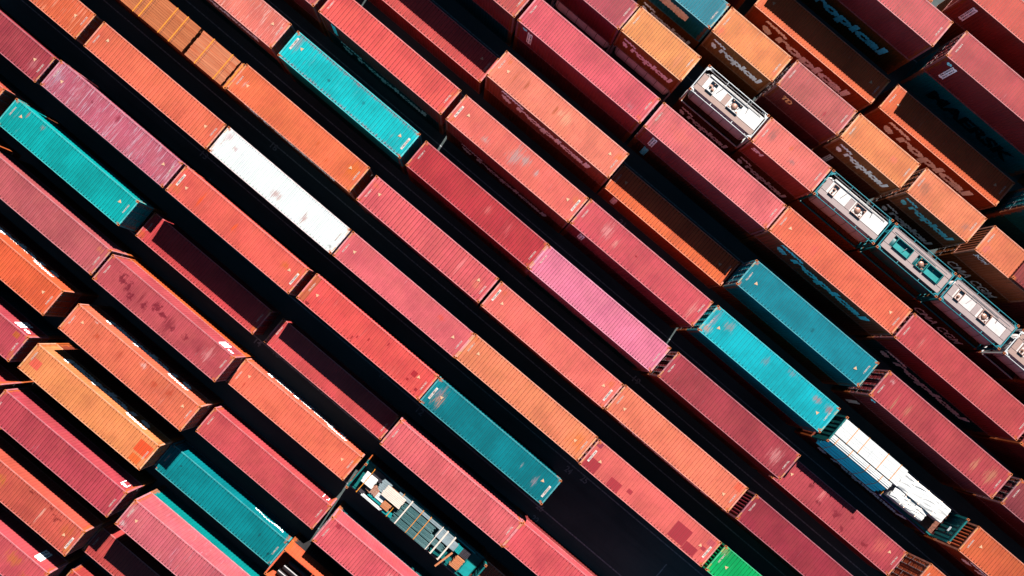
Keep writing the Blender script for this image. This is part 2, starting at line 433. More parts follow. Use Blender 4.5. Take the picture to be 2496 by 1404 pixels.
# ------------------------------------------------------------------ ground
bm = bmesh.new(); bmesh.ops.create_grid(bm, x_segments=2, y_segments=2, size=700)
g = put('ground', mesh('ground', bm), ground_mat()); g['kind'] = 'structure'
M['paintline'] = plain('worn_line_paint', (178,186,194), .8, 0, .4, 6)
bm = bmesh.new()
for k in range(20):                       # long bay lines beside every row of stacks
    y = -37.2 + k*4.415
    box(bm, -48, 52, y-.05, y+.05, .001, .004)
for x in (-37.3, -24.5, -11.8, .5, 12.8, 25.2, 38.4): box(bm, x-.05, x+.05, -1.2-4.42, -3.1, .005, .008)
o = put('bay_lines', mesh('bay_lines', bm), M['paintline']); o['kind'] = 'structure'
bm = bmesh.new()
for t, x, y in (('26', 13.8, -6.55), ('22', 14.1, -7.6), ('24', 13.6, -2.65), ('25', 15.1, -2.4), ('14', -13.0, -11.2), ('16', -11.2, -10.9), ('20', -8.9, 15.6), ('21', 3.7, 15.9), ('17', -3.2, -6.6), ('15', 3.5, -15.2), ('12', 1.0, -6.9), ('18', -22.5, 2.1), ('19', 13.1, 6.7), ('13', -26.5, -2.2)):
    b = text2d(t, .02); fit2d(b, .62, .55, 0, x, y)
    for v in b.verts: v.co.z = .011
    me = bpy.data.meshes.new('x'); b.to_mesh(me); b.free(); bm.from_mesh(me); bpy.data.meshes.remove(me)
o = put('bay_numbers', mesh('bay_numbers', bm), M['paintline']); o['kind'] = 'structure'

# ------------------------------------------------------------------ the box containers on top of the stacks
DK = [(150,58,58),(140,50,60),(165,82,45),(120,45,55),(150,70,50),(30,105,110),(155,62,66),(135,75,50)]
def boxes():
    T40, T20 = 'tropical40', 'tropical20'
    # key: label, colour, options (flip = doors at the north-west end)
    return {
 'OSP': ('orange container with white flaking speckles at the top left edge', (243,110,66), dict(paint=dict(wear=.95, wearcol=(255,190,160), rust=.5))),
 'O1': ('clean orange container in line between the speckled one and the white one', (250,117,82), {}),
 'W': ('white container with faint brown roof stains, the only white box', (1930,2010,2070), dict(tri=False, low=(150,58,58), paint=dict(wear=.1, rust=0, groove=.4, fade=.25, blobs=[(0,-.45,.55,.45,(196,150,142)),(2.8,-.5,.3,.6,(190,140,132)),(-4.6,.2,.2,.3,(205,160,160)),(5.6,-.8,.2,.2,(120,95,95)),(-5.5,.6,.4,.5,(220,190,195))]))),
 'PM': ('rose red container between the white box and a pale orange one', (238,104,114), dict(tri=True, paint=dict(blobs=[(3.4,.5,.4,.3,(235,90,60))]))),
 'OY': ('pale orange container with rusty far end, beside the patched one', (253,141,96), dict(paint=dict(wear=.15, blobs=[(5.1,-.1,.9,1.0,(240,130,60)),(-5.7,.9,.3,.3,(225,120,60))], rust=.3))),
 'PP': ('salmon red container with dark red square repair patches', (243,108,104), dict(flip=True, plate=True, paint=dict(wear=.15, blobs=[(5.3,.65,.6,.5,(172,52,66),'s'),(3.0,.75,.52,.4,(178,55,68),'s'),(1.75,.35,.22,.17,(178,58,70),'s'),(-3.2,.3,.72,.68,(168,50,66),'s'),(-4.5,.75,.55,.36,(165,48,64),'s'),(5.75,-.9,.25,.2,(160,60,85),'s'),(-5.3,.05,.2,.15,(178,60,76),'s'),(-5.5,-.65,.3,.25,(200,90,100),'s')]))),
 'GN': ('bright green container at the bottom edge, the only green one', (0,196,108), dict(paint=dict(blobs=[(-5.8,.8,.5,.5,(160,150,110))]))),
 'RTL': ('maroon container cut by the left edge near the top corner', (182,64,78), dict(paint=dict(blobs=[(5.0,-.2,.4,.8,(200,120,125))]))),
 'P1': ('streaky grey pink container with chalky scrapes across its roof', (208,98,122), dict(paint=dict(wear=1.25, wearcol=(216,188,204), blobs=[(-5.4,0,.5,.9,(190,160,180)),(-2.2,.3,.15,.2,(120,30,50),'b'),(.1,.6,.3,.4,(140,30,55)),(5.8,-.3,.2,.8,(215,190,200))]))),
 'O2': ('orange red container with a bright orange smear and rusty end', (248,103,84), dict(plate=True, paint=dict(blobs=[(-3.55,-.05,.22,1.0,(252,92,15)),(-.3,-.1,.2,.5,(252,98,30)),(4.5,.3,.5,.4,(214,110,40)),(5.7,.3,.3,.7,(215,120,50)),(-5.6,-.6,.5,.6,(215,120,70))], rust=.35))),
 'RM': ('vivid red container with small dark scuffs and a brown end band', (248,88,86), dict(paint=dict(blobs=[(-5.75,0,.28,1.1,(196,104,70),'s'),(4.55,.15,.22,.22,(178,40,52),'s'),(-5.2,-1.0,.18,.1,(150,40,45),'s'),(.2,-.1,.06,.12,(170,40,45),'s'),(-.9,-.8,.05,.15,(160,40,45),'s'),(1.6,.6,.05,.14,(165,42,48),'s'),(-.6,-.5,.05,.12,(165,42,48),'s'),(4.4,-.5,.1,.1,(170,45,50),'s'),(5.4,-.7,.12,.12,(160,40,50),'s')]))),
 'TG': ('dark teal container with a bare beige scrape at one end', (0,132,140), dict(plate=True, paint=dict(wear=.2, blobs=[(-5.05,-.05,.45,1.0,(212,150,124)),(-5.3,.3,.3,.5,(150,140,160)),(4.5,-.2,.28,.55,(172,152,164)),(3.0,.1,.1,.3,(150,160,165))]))),
 'RF9': ('red container of which only a lit sliver shows at the left edge', (222,92,70), {}),
 'TL1': ('turquoise container near the left edge, doors towards the centre', (0,178,172), dict(paint=dict(wear=.2, wearcol=(190,140,150), blobs=[(-4.6,.75,.15,.35,(190,130,130)),(-3.1,.8,.2,.3,(180,120,120))]))),
 'S1': ('low red container mostly in shadow, with a lit wedge at one end', (226,76,82), dict(tri=False, paint=dict(blobs=[(-5.8,-.8,.4,.4,(210,105,50)),(5.8,-.8,.35,.4,(215,110,50))]))),
 'S2': ('low red container in shadow between the vivid red and orange ones', (226,82,86), dict(tri=False)),
 'PB': ('rose container with a rippled roof beside the teal scraped one', (240,106,114), dict(tri=False, paint=dict(wear=.6, wearcol=(250,160,160)))),
 'PB2': ('rose red container at the bottom edge past the empty bay', (236,90,100), dict(codes=False, tri=False)),
 'R14': ('dusty red container at the left edge below the turquoise one', (204,94,102), dict(tri=False, paint=dict(wear=.6, blobs=[(5.4,.7,.4,.3,(215,130,90))]))),
 'RL': ('dusty red container with splashes of dark wet stains', (202,80,90), dict(tri=False, deco=[('plateend40','white',1),('plateendtext40','black',1),('logo40','letter',1)], low=(240,110,62), paint=dict(blobs=[(-4.4,.35,.55,.5,(120,28,46),'b'),(-3.6,.1,.4,.6,(120,28,46),'b'),(-3.0,-.4,.4,.5,(125,30,48),'b'),(-2.3,-.1,.1,1.1,(126,30,48)),(-1.7,-.3,.4,.5,(125,30,48),'b'),(-.9,.3,.5,.6,(125,28,46),'b'),(-.2,.1,.4,.3,(128,30,48),'b'),(.6,-.2,.5,.9,(120,28,46)),(.9,-.2,.35,.35,(120,28,46),'b'),(2.2,-.1,.4,.3,(135,36,52),'b'),(3.5,-.2,.2,.6,(130,34,50)),(4.3,.1,.5,.8,(226,150,150))], wear=.4))),
 'O7': ('orange container with white lettering lit along its upper side, beside grey paving', (252,118,86), dict(deco=[('tropicallow40','white',1)], paint=dict(wear=.15, blobs=[(-4.9,-.5,.1,.4,(200,70,50)),(5.9,.6,.3,.5,(235,130,50))]))),
 'OB': ('orange container end peeping out past the loaded steel flat rack', (242,112,76), dict(codes=False, tri=False)),
 'OLF': ('deep orange container at the left edge with white scraped side', (246,104,58), dict(deco=[('tropicallow40','white',1)])),
 'O8': ('orange container with brown scuffs and bright white side lettering', (248,120,84), dict(deco=[('tropicallow40','white',1)], paint=dict(blobs=[(-3.4,.2,.3,.4,(205,90,60),'b'),(-1.2,.3,.25,.8,(200,85,60)),(2.2,.2,.4,.4,(205,88,62),'b'),(3.6,.4,.4,.4,(200,85,60),'b'),(.7,.8,.3,.3,(240,200,190)),(-4.1,1,.2,.1,(240,205,195))]))),
 'R7': ('plain red container beside the dark teal one with a scraped edge', (216,82,90), dict(tri=False, deco=[('vcode40','letter',1)])),
 'R8': ('rose red container at the bottom edge beside the loaded steel rack', (238,95,108), dict(flip=True, tri=False, deco=[('vcode40','letter',1)], paint=dict(blobs=[(5.2,-.9,.2,.16,(180,60,75),'s'),(-.2,-.5,.4,.3,(240,160,160))]))),
 'RLF': ('red container at the left edge with a white label on its lit side', (206,76,90), dict(tri=False, deco=[('plateend40','white',1),('plateendtext40','black',1),('logo40','letter',1)], paint=dict(blobs=[(5.2,.75,.25,.22,(200,105,50),'s'),(5.8,-.5,.3,.5,(200,120,60))]))),
 'OL': ('golden orange container with a red square patch at one end', (253,150,88), dict(deco=[('tropicallow40','white',1)], tri=False, paint=dict(wear=.25, blobs=[(5.25,.25,.62,.5,(246,84,44),'s'),(5.2,-.75,.42,.3,(248,110,50),'s'),(-5.2,-.1,.4,.36,(240,100,85),'s'),(-5.6,.4,.35,.7,(190,110,80))]))),
 'TL2': ('low dark teal container with a bright white scrape along its edge', (0,142,146), dict(tri=False, castmat='plain', deco=[('scrape40','white',1)], paint=dict(wear=.15, blobs=[(-4.4,.3,.1,.1,(20,70,80),'b'),(3.9,.1,.15,.25,(10,85,95),'b'),(5.4,-.6,.12,.3,(5,75,85),'b')]))),
 'R9': ('red container with a small blue and white logo at its lit edge', (202,72,86), dict(tri=False, deco=[('vcode40','letter',1),('logo40','letter',1)], low=(120,70,45))),
 'PS': ('pink container stacked on a teal one at the bottom left', (226,106,120), dict(deco=[('vcode40','white',1)], low=(0,152,152), lowdeco=[('vcode40','white',1)], paint=dict(wear=.75, wearcol=(225,165,180), blobs=[(-5.6,-.8,.3,.3,(225,215,215)),(-5.7,.4,.25,.7,(215,165,160))]))),
 'RF27': ('red container of which only a lit point shows at the left edge, low down', (215,75,78), {}),
 'R10': ('rusty orange red container with maroon blotches near one corner', (222,96,74), dict(plate=True, paint=dict(rust=.8, blobs=[(3.8,.6,.5,.4,(130,40,38),'b'),(3.0,.9,.3,.25,(130,40,38),'b'),(5.0,.3,.6,.8,(205,110,60)),(-1.5,.1,.7,.5,(205,130,50)),(2.6,.2,.12,1.0,(240,190,170)),(1.0,.9,.4,.15,(130,42,38),'b'),(-3,.8,.4,.2,(130,42,38),'b'),(5.8,-.6,.4,.6,(215,140,70))]))),
 'RSH': ('low red container in the shade of the pink and teal stack', (205,76,76), dict(tri=False)),
 'P50': ('pink red container with a dotted white label, in the bottom left corner', (216,84,94), dict(tri=False, deco=[('plateend40','white',1),('plateendtext40','black',1)], paint=dict(rust=.7, blobs=[(3.2,.3,.9,.6,(205,120,55)),(4.8,-.3,.6,.6,(205,110,60))]))),
 'B180': ('red container corner peeping up at the bottom left edge', (206,72,74), dict(tri=False, deco=[('vcode40','white',1)])),
 'O3': ('orange container with pale side lettering, past the timber rack', (252,119,72), dict(deco=[(T40,'letter',-1)], paint=dict(wear=.15, blobs=[(5.2,.2,.7,1.0,(236,122,40)),(1.9,.1,.12,.3,(205,90,40)),(3.2,-.5,.15,.3,(200,88,40)),(-5.2,-.1,.15,.5,(225,180,170))]))),
 'PX': ('rose container with pale scrapes near its far end, centre of the yard', (241,99,108), dict(paint=dict(wear=.3, blobs=[(5.1,-.2,.5,.7,(236,140,110)),(3.2,.1,.2,.8,(250,150,150)),(-5.6,.6,.4,.3,(230,120,80))]))),
 'PY': ('salmon container with a white code plate at both ends, centre right', (252,117,108), dict(plate=True, paint=dict(wear=.3, wearcol=(255,180,170), blobs=[(5.3,.6,.4,.5,(225,120,70)),(-5.3,.7,.4,.3,(225,110,80))]))),
 'OZ': ('peach orange container with the smoothest cleanest roof', (255,132,97), dict(flip=True, deco=[(T40,'letter',-1)], paint=dict(wear=.05, rust=.12, blobs=[(-5.5,-.8,.3,.3,(246,108,80),'s')]))),
 'DR': ('dark wine red container at the bottom edge with ridged roof', (168,50,68), dict(tri=False, paint=dict(wear=.3, blobs=[(4.8,.1,.25,.25,(110,30,45),'b')]))),
 'SW': ('salmon container with bleached white roof streaks at the top edge', (250,128,108), dict(deco=[(T40,'letter',-1)], paint=dict(wear=1.0, wearcol=(255,215,205)))),
 'T': ('turquoise container with grey paint loss along both roof edges', (0,204,204), dict(plate=True, castmat=None, paint=dict(wear=.55, wearcol=(150,150,165), edge=.9, blobs=[(-5.4,.5,.3,.9,(165,140,155)),(-1.9,-.2,.2,.2,(10,120,130),'b'),(1.2,.2,.2,.2,(10,140,150),'b')]))),
 'DK': ('deep crimson container with two pale scrapes, in the centre', (204,54,66), dict(tri=False, paint=dict(wear=.35, blobs=[(.9,.2,.35,.6,(228,120,118)),(3.0,0,.35,.9,(222,105,108))]))),
 'PK': ('candy pink container, the pinkest roof in the yard', (252,131,166), dict(tri=False, pitch=.24, paint=dict(wear=.2, rust=.08, blobs=[(-5.7,0,.2,.9,(240,110,130))]))),
 'R4': ('brownish red container with chalky scraped end beside a pale orange one', (180,62,76), dict(flip=True, tri=False, paint=dict(wear=.5, blobs=[(-4.6,0,.6,.9,(222,150,150))]))),
 'S3': ('low red container with dark blotches half shaded by the lumber rack', (196,72,85), dict(codes=True, paint=dict(wear=.3, blobs=[(-3.2,.3,.35,.25,(130,38,52),'b'),(-1.9,-.3,.4,.3,(130,38,52),'b'),(-.2,-.1,.55,.4,(135,38,54),'b'),(.9,-.7,.35,.3,(135,40,54),'b'),(1.0,.5,.3,.25,(140,42,55),'b'),(3.0,-.5,.5,.35,(140,40,54),'b'),(4.2,.3,.8,.9,(215,110,100)),(-2,.4,.3,.9,(235,140,140))]))),
 'BR': ('orange container corner at the bottom edge right of the low red one', (222,100,55), dict(flip=True, tri=False)),
 'RF12': ('muted red container corner at the top edge left of the bright red one', (198,84,88), dict(tri=False)),
 'R': ('bright coral red container at the top with a pale label on its side', (251,92,90), dict(tri=False, deco=[('plate40','teal_shade_letter',-1)], lowdeco=[(T40,'letter',-1)], paint=dict(wear=.15, blobs=[(5.8,.5,.3,.5,(225,115,70)),(5.8,-.8,.3,.3,(225,115,70)),(1.6,.4,.15,.15,(225,80,60))]))),
 'GP': ('coral container with a big bare grey patch on its roof', (250,114,104), dict(plate=True, deco=[], lowdeco=[(T40,'letter',-1)], low=(150,72,40), paint=dict(blobs=[(-.2,.05,.85,1.1,(176,164,164)),(.5,.3,.6,.6,(180,168,166)),(1.85,.1,.3,.35,(190,176,176)),(-2.8,-.5,.5,.35,(200,170,165)),(5.5,.5,.5,.4,(232,130,80)),(-5.7,-.8,.3,.25,(230,130,70))]))),
 'RB': ('raspberry red container with faint grey scrapes and a dark nick', (224,84,97), dict(tri=False, deco=[('plate40','letter',-1),('platetext40','black',-1)], paint=dict(blobs=[(-3.6,.2,.5,.9,(238,160,160)),(-2.4,-.2,.3,.6,(230,160,150)),(-.6,.1,.14,.12,(150,30,40),'b'),(5.2,-.3,.3,.9,(230,150,145))]))),
 'T2': ('turquoise container with corroded orange corner, right of centre', (0,188,196), dict(flip=True, paint=dict(wear=.25, wearcol=(190,140,150), blobs=[(5.6,.7,.5,.45,(232,150,120)),(5.6,-.2,.35,.9,(150,150,170)),(4.4,-.5,.5,.5,(170,150,150)),(.6,-.3,.3,.5,(120,150,165)),(-1.6,-.9,.6,.3,(130,150,165)),(-4.3,-.6,.5,.35,(190,120,120)),(-5.5,-.6,.5,.4,(180,110,110))]))),
 'O24': ('burnt orange container in the bottom right corner', (224,102,58), dict(deco=[(T40,'letter',-1)])),
 'S4': ('low coral container with half its roof in a saw-toothed shadow, top centre', (224,82,82), dict(paint=dict(blobs=[(5.8,0,.25,.9,(235,140,120))]))),
 'TO': ('orange container with a bleached beige patch and big side lettering', (255,134,104), dict(deco=[(T40,'letter',-1)], paint=dict(wear=.2, blobs=[(.75,.15,.75,.7,(238,176,140)),(.1,.25,.3,.5,(236,170,140)),(-.3,.1,.12,.7,(180,90,50)),(-4.3,.2,.12,.9,(190,95,50)),(-3.2,.1,.14,.6,(170,85,50)),(-5.3,.7,.3,.3,(225,120,70)),(5.7,.6,.4,.5,(236,122,48))]))),
 'O6': ('low orange container with a dark saw-toothed shadow over most of its roof', (250,114,60), dict(deco=[('plate40','letter',-1)])),
 'TR': ('deep teal container with doors and locking bars facing the centre', (0,142,156), dict(flip=True, paint=dict(wear=.1, rust=.1, blobs=[(-.6,.1,.15,.3,(0,100,115),'b')]))),
 'RR': ('brick red container with yellowish scrapes near both ends', (196,70,80), dict(flip=True, tri=False, deco=[('spot40','teal_shade_letter',-1)], lowdeco=[('plate40','letter',-1)], paint=dict(wear=.4, blobs=[(-3.4,0,.3,.9,(205,140,110)),(-4.9,0,.5,.9,(196,135,105)),(4.2,.4,.12,.8,(205,150,120)),(5.3,-.7,.2,.25,(225,190,190)),(3.1,.2,.3,.8,(205,135,110))]))),
 'R247': ('muted maroon container cut by the right edge', (150,58,68), dict(flip=True, tri=False)),
 'R121': ('rose container corner at the top edge left of the long raspberry one', (214,84,84), dict(tri=False, paint=dict(blobs=[(5.8,0,.3,.9,(236,110,70))]))),
 'R2': ('raspberry container with a white label on its dark side, top centre', (236,90,106), dict(tri=False, pitch=.24, deco=[('plate40','letter',-1),('platetext40','black',-1),('spot40','teal_shade_letter',-1)], paint=dict(wear=.25, blobs=[(4.6,-.7,.5,.4,(190,120,130)),(5.7,.6,.3,.4,(232,105,60)),(5.7,-.9,.3,.2,(235,110,60))]))),
 'R3': ('salmon pink container with grey brown end and two side labels', (244,110,117), dict(tri=False, pitch=.24, deco=[('plate40','letter',-1),('platetext40','black',-1)], lowdeco=[('plate40','teal_shade_letter',-1)], paint=dict(wear=.45, blobs=[(-5.6,0,.32,1.3,(178,110,100)),(-3.5,.1,1.6,.8,(240,120,110)),(4.9,.5,.15,.4,(150,50,40)),(5.8,-.9,.3,.3,(230,120,70))]))),
 'O5': ('orange container with sky blue lettering on its dark side, right', (253,115,80), dict(deco=[(T40,'teal_shade_letter',-1)], paint=dict(wear=.1, pitch=.24, blobs=[(-2.5,-.1,.5,.7,(240,105,95))]), pitch=.24)),
 'RR2': ('red container cut by the right edge beside the tank row', (207,75,81), dict(flip=True, tri=False, pitch=.24, lowdeco=[(T40,'letter',-1)], paint=dict(pitch=.24, wear=.4, blobs=[(4.2,.2,.15,.8,(225,150,140))]))),
 'DR26': ('short dark rose container at the top edge standing on a tank', (192,72,88), dict(L=6.06, tri=False, pitch=.24, low='tank')),
 'Y1': ('short golden orange container standing above a pale tank, top centre', (255,156,86), dict(L=6.06, pitch=.24, deco=[(T20,'letter',-1)], low='tank', paint=dict(wear=.15, blobs=[(1.8,.0,.4,.9,(240,150,110)),(2.8,-.6,.3,.4,(240,120,40)),(-2.8,.6,.2,.5,(245,130,60))]))),
 'P20': ('short salmon pink container between two white tanks', (253,121,114), dict(L=6.06, pitch=.24, deco=[('sml20','letter',-1)], lowdeco=[(T20,'letter',-1)], low=(160,90,45), paint=dict(wear=.3, blobs=[(-2.0,.2,.5,.8,(160,110,105)),(.4,-.4,.4,.3,(150,120,120)),(-.3,.4,.2,.3,(225,120,60))]))),
 'T20': ('short teal container with an overpainted beige panel on its side', (30,142,158), dict(L=6.06, pitch=.24, deco=[('beige20','beige',-1)], lowdeco=[(T20,'letter',-1)], low=(190,110,45), paint=dict(wear=.6, wearcol=(170,140,160)))),
 'Y2': ('short orange container with a pink tinged corner, below the teal one', (250,144,78), dict(L=6.06, pitch=.24, flip=True, deco=[(T20,'letter',-1)], low=(175,95,40), paint=dict(blobs=[(2.5,.7,.5,.4,(246,118,90)),(-2.7,.6,.4,.4,(246,118,90))]))),
 'R20': ('short dull red container with an orange mark on its side', (206,94,94), dict(L=6.06, pitch=.24, flip=True, deco=[('ttd20','orangemark',-1)], paint=dict(rust=.5, blobs=[(-1.2,.6,.2,.3,(170,40,60))]))),
 'Y3': ('short orange container with scuffed brown north-west end', (252,144,84), dict(L=6.06, pitch=.24, flip=True, deco=[(T20,'letter',-1)], lowdeco=[('plate20','letter',-1),('platetext20','black',-1)], paint=dict(blobs=[(2.5,.2,.4,.9,(190,130,90)),(-1.2,-.2,.4,.4,(250,130,110))]))),
 'Y4': ('short orange container with grey roof stain above two lettered sides', (248,137,90), dict(L=6.06, pitch=.24, flip=True, deco=[(T20,'teal_shade_letter',-1)], lowdeco=[(T20,'letter',-1)], low=(120,60,35), paint=dict(wear=.4, blobs=[(2.1,.1,.6,.8,(160,110,90)),(-2.2,.3,.4,.4,(170,120,110))]))),
 'Y5': ('short orange container cut by the right edge with a scribbled side mark', (246,130,84), dict(L=6.06, pitch=.24, flip=False, deco=[('script20','letter',-1)], lowdeco=[('cma20','letter',-1)], low=(170,90,40), paint=dict(blobs=[(-2.3,-.5,.5,.5,(226,120,110),'b')]))),
 'TP1': ('low orange container with giant lettering, half shaded, behind the teal one', (246,110,54), dict(pitch=.24, deco=[(T40,'letter',-1)])),
 'TP2': ('low orange container with giant lettering and a lit square end, far right', (243,107,54), dict(pitch=.24, deco=[(T40,'letter',-1)])),
 'R5': ('dusty rose container at the top right over a side with shade-tinted lettering', (216,86,92), dict(tri=False, pitch=.24, low=(150,88,38), lowdeco=[(T40,'teal_shade_letter',-1)])),  # lower lettering is white, its teal shade painted into the colour
 'R6': ('dusty rose container at the right edge above a teal box with black lettering', (203,76,82), dict(tri=False, pitch=.24, flip=True, low=(30,165,170), lowdeco=[('maersk40','black',-1)], deco=[('plate40','letter',-1),('platetext40','black',-1),('spot40','teal_shade_letter',-1)])),
 'R7B': ('coral container filling the top right corner', (226,86,75), dict(tri=False, pitch=.24, deco=[('plate40','letter',-1),('platetext40','black',-1)])),
    }
POS = {'O1': (-30.14, -0.12, 5.49, 12.19), 'P1': (-30.76, -4.47, 5.49, 12.19), 'W': (-17.78, -0.09, 5.49, 12.19), 'O2': (-18.2, -4.44, 5.8, 12.19), 'T': (-18.44, 8.84, 5.49, 12.19), 'O3': (-19.65, 4.39, 5.8, 12.19), 'TO': (-5.38, 17.9, 5.49, 12.19), 'R3': (6.26, 22.63, 5.49, 12.19), 'O5': (18.54, 22.59, 5.8, 12.19), 'RL': (-18.23, -13.19, 5.49, 12.19), 'OL': (-18.34, -22.13, 5.18, 12.19), 'TR': (19.34, 18.04, 5.49, 12.19), 'RR': (32.32, 18.01, 5.8, 12.19), 'RM': (-5.54, -4.32, 5.18, 12.19), 'PM': (-5.51, -0.07, 5.18, 12.19), 'PK': (6.56, 8.72, 5.49, 12.19), 'T2': (19.34, 13.5, 5.49, 12.19), 'PB': (6.52, -8.69, 5.49, 12.19), 'TG': (6.73, -4.31, 5.49, 12.19), 'OSP': (-43.09, -0.13, 5.49, 12.19), 'OY': (6.67, -0.02, 5.49, 12.19), 'PP': (19.02, -0.08, 5.49, 12.19), 'GN': (31.54, -0.03, 5.49, 12.19), 'RTL': (-43.3, -4.62, 5.49, 12.19), 'RF9': (-44.71, -8.9, 5.49, 12.19), 'TL1': (-31.45, -8.85, 5.49, 12.19), 'S1': (-18.94, -9.02, 2.9, 12.19), 'S2': (-5.8, -8.93, 2.59, 12.19), 'PB2': (18.71, -8.65, 5.18, 12.19), 'R14': (-30.63, -13.05, 5.49, 12.19), 'O7': (-5.96, -13.3, 2.75, 12.19), 'F1': (6.66, -13.01, 5, 12.19), 'OB': (19.03, -13.16, 2.75, 12.19), 'OLF': (-31.43, -17.74, 5.49, 12.19), 'O8': (-17.8, -17.72, 5.49, 12.19), 'R7': (-5.34, -17.85, 2.75, 12.19), 'R8': (7.31, -17.61, 5.49, 12.19), 'RLF': (-31.16, -22.11, 5.49, 12.19), 'TL2': (-6.09, -22.28, 2.59, 12.19), 'OT': (6.16, -21.99, 5.18, 12.19), 'R9': (-17.85, -26.31, 5.49, 12.19), 'PS': (-4.93, -26.3, 5.49, 12.19), 'RF27': (-30.52, -26.28, 5.49, 12.19), 'R10': (-18.38, -30.63, 5.49, 12.19), 'RSH': (-6.14, -30.98, 2.59, 12.19), 'P50': (-18.44, -34.82, 5.49, 12.19), 'B180': (-5.76, -35.02, 2.75, 12.19), 'WR': (-32.05, 4.31, 5.49, 12.19), 'PX': (-6.82, 4.31, 5.49, 12.19), 'PY': (5.59, 4.28, 5.49, 12.19), 'OZ': (17.89, 4.37, 5.49, 12.19), 'DR': (30.8, 4.42, 5.49, 12.19), 'SW': (-31.29, 8.9, 5.49, 12.19), 'DK': (-5.63, 8.74, 5.49, 12.19), 'R4': (19.32, 8.84, 5.49, 12.19), 'S3': (32.04, 8.9, 2.75, 12.19), 'BR': (44.31, 8.97, 5.49, 12.19), 'RF12': (-30.88, 13.39, 5.49, 12.19), 'R': (-18.21, 13.37, 5.49, 12.19), 'GP': (-5.56, 13.36, 5.49, 12.19), 'RB': (6.75, 13.43, 5.49, 12.19), 'F2': (32.26, 13.39, 5.49, 12.19), 'O24': (45.25, 13.47, 5.49, 12.19), 'S4': (-18.07, 17.94, 2.75, 12.19), 'O6': (6.99, 17.93, 2.75, 12.19), 'R247': (45.42, 18.29, 5.49, 12.19), 'R121': (-18.71, 22.6, 5.49, 12.19), 'R2': (-6.24, 22.62, 5.49, 12.19), 'RR2': (31.11, 22.67, 5.49, 12.19), 'DR26': (-9, 27.01, 5.49, 6.06), 'Y1': (-2.86, 27.21, 5.18, 6.06), 'K1': (4, 27.18, 5.18, 6.06), 'P20': (10.21, 27.17, 5.18, 6.06), 'K2': (16.39, 27.18, 5.18, 6.06), 'K3': (22.67, 27.18, 5.18, 6.06), 'K4': (28.91, 27.23, 5.18, 6.06), 'K5': (35.33, 27.24, 5.18, 6.06), 'T20': (-3.77, 31.67, 5.18, 6.06), 'Y2': (2.47, 31.65, 5.18, 6.06), 'R20': (8.89, 31.75, 5.18, 6.06), 'Y3': (15.18, 31.76, 5.18, 6.06), 'Y4': (21.73, 31.87, 5.18, 6.06), 'Y5': (28.55, 31.86, 5.18, 6.06), 'TP1': (6.75, 36.62, 2.9, 12.19), 'TP2': (19.54, 36.8, 2.9, 12.19), 'R5': (6.89, 41.17, 5.8, 12.19), 'R6': (20.23, 41.33, 5.8, 12.19), 'R7B': (18.49, 45.83, 5.8, 12.19)}
COLNAME = lambda c: 'teal' if c[1] > c[0] else 'orange' if c[0] > 200 else 'brown' if c[1] > .5*c[0] else 'dark red'
def short(l):
    w = l.split(); 
    return l if len(w) <= 10 else (l.split(',')[0] if ',' in l and len(l.split(',')[0].split()) <= 10 else ' '.join(w[:10]))
LOWM = {}
def lowpaint(c):
    if c not in LOWM: LOWM[c] = paint(c, .3, None, .35)
    return LOWM[c]
LOWTANK = []
R0 = random.Random(5)
for key, (label, rgb, o) in boxes().items():
    x, y, ztop, L = POS[key]
    o.setdefault('pitch', R0.choice((.29, .29, .265, .315)))
    po = dict(o.get('paint', {})); po.setdefault('pitch', o['pitch']); po['half'] = L < 10; po.setdefault('groove', R0.uniform(.5, .95))
    if rgb[0] > 100 and rgb[0] < 256: rgb = (rgb[0]*.985, rgb[1]+(5 if rgb[2] > rgb[1]-12 else 3), min(250, rgb[2]+(5 if rgb[2] > rgb[1]-12 else 11)))     # a film of pale dust on every red and orange roof
    if rgb[0] < 100 and rgb[2] > 130: rgb = (rgb[0], min(250, rgb[1]*1.03), min(250, rgb[2]*1.07))
    mat = paint(rgb, **po)
    fmat = plain('chalky_rail_paint', tuple(min(255, v+(232-v)*.3) for v in rgb) if rgb[0] < 256 else (250,240,240), .65, 0, .22, 2.5)
    h1 = 2.59 if ztop < 5.6 else 2.9
    two = ztop > 4
    H = round(ztop-h1, 3) if two else ztop
    z = h1 if two else 0.0
    container(x, y, z, L, H, mat, label, o.get('flip', False), True, o.get('codes', True), o.get('tri', True), True, o.get('plate', False), o.get('deco', ()), o.get('pitch', .29), castmat=mat if o.get('castmat') else None, framemat=fmat)
    if two:
        low = o.get('low'); pick = DK[R0.randrange(len(DK))]
        if low == 'tank': LOWTANK.append((x, y, label)); continue
        c = low or pick
        container(x, y, 0, L, h1, lowpaint(c), COLNAME(c)+' container under the '+short(label), R0.random() < .5, False, deco=o.get('lowdeco', ()), pitch=o.get('pitch', .29), group='containers at the bottom of the stacks')


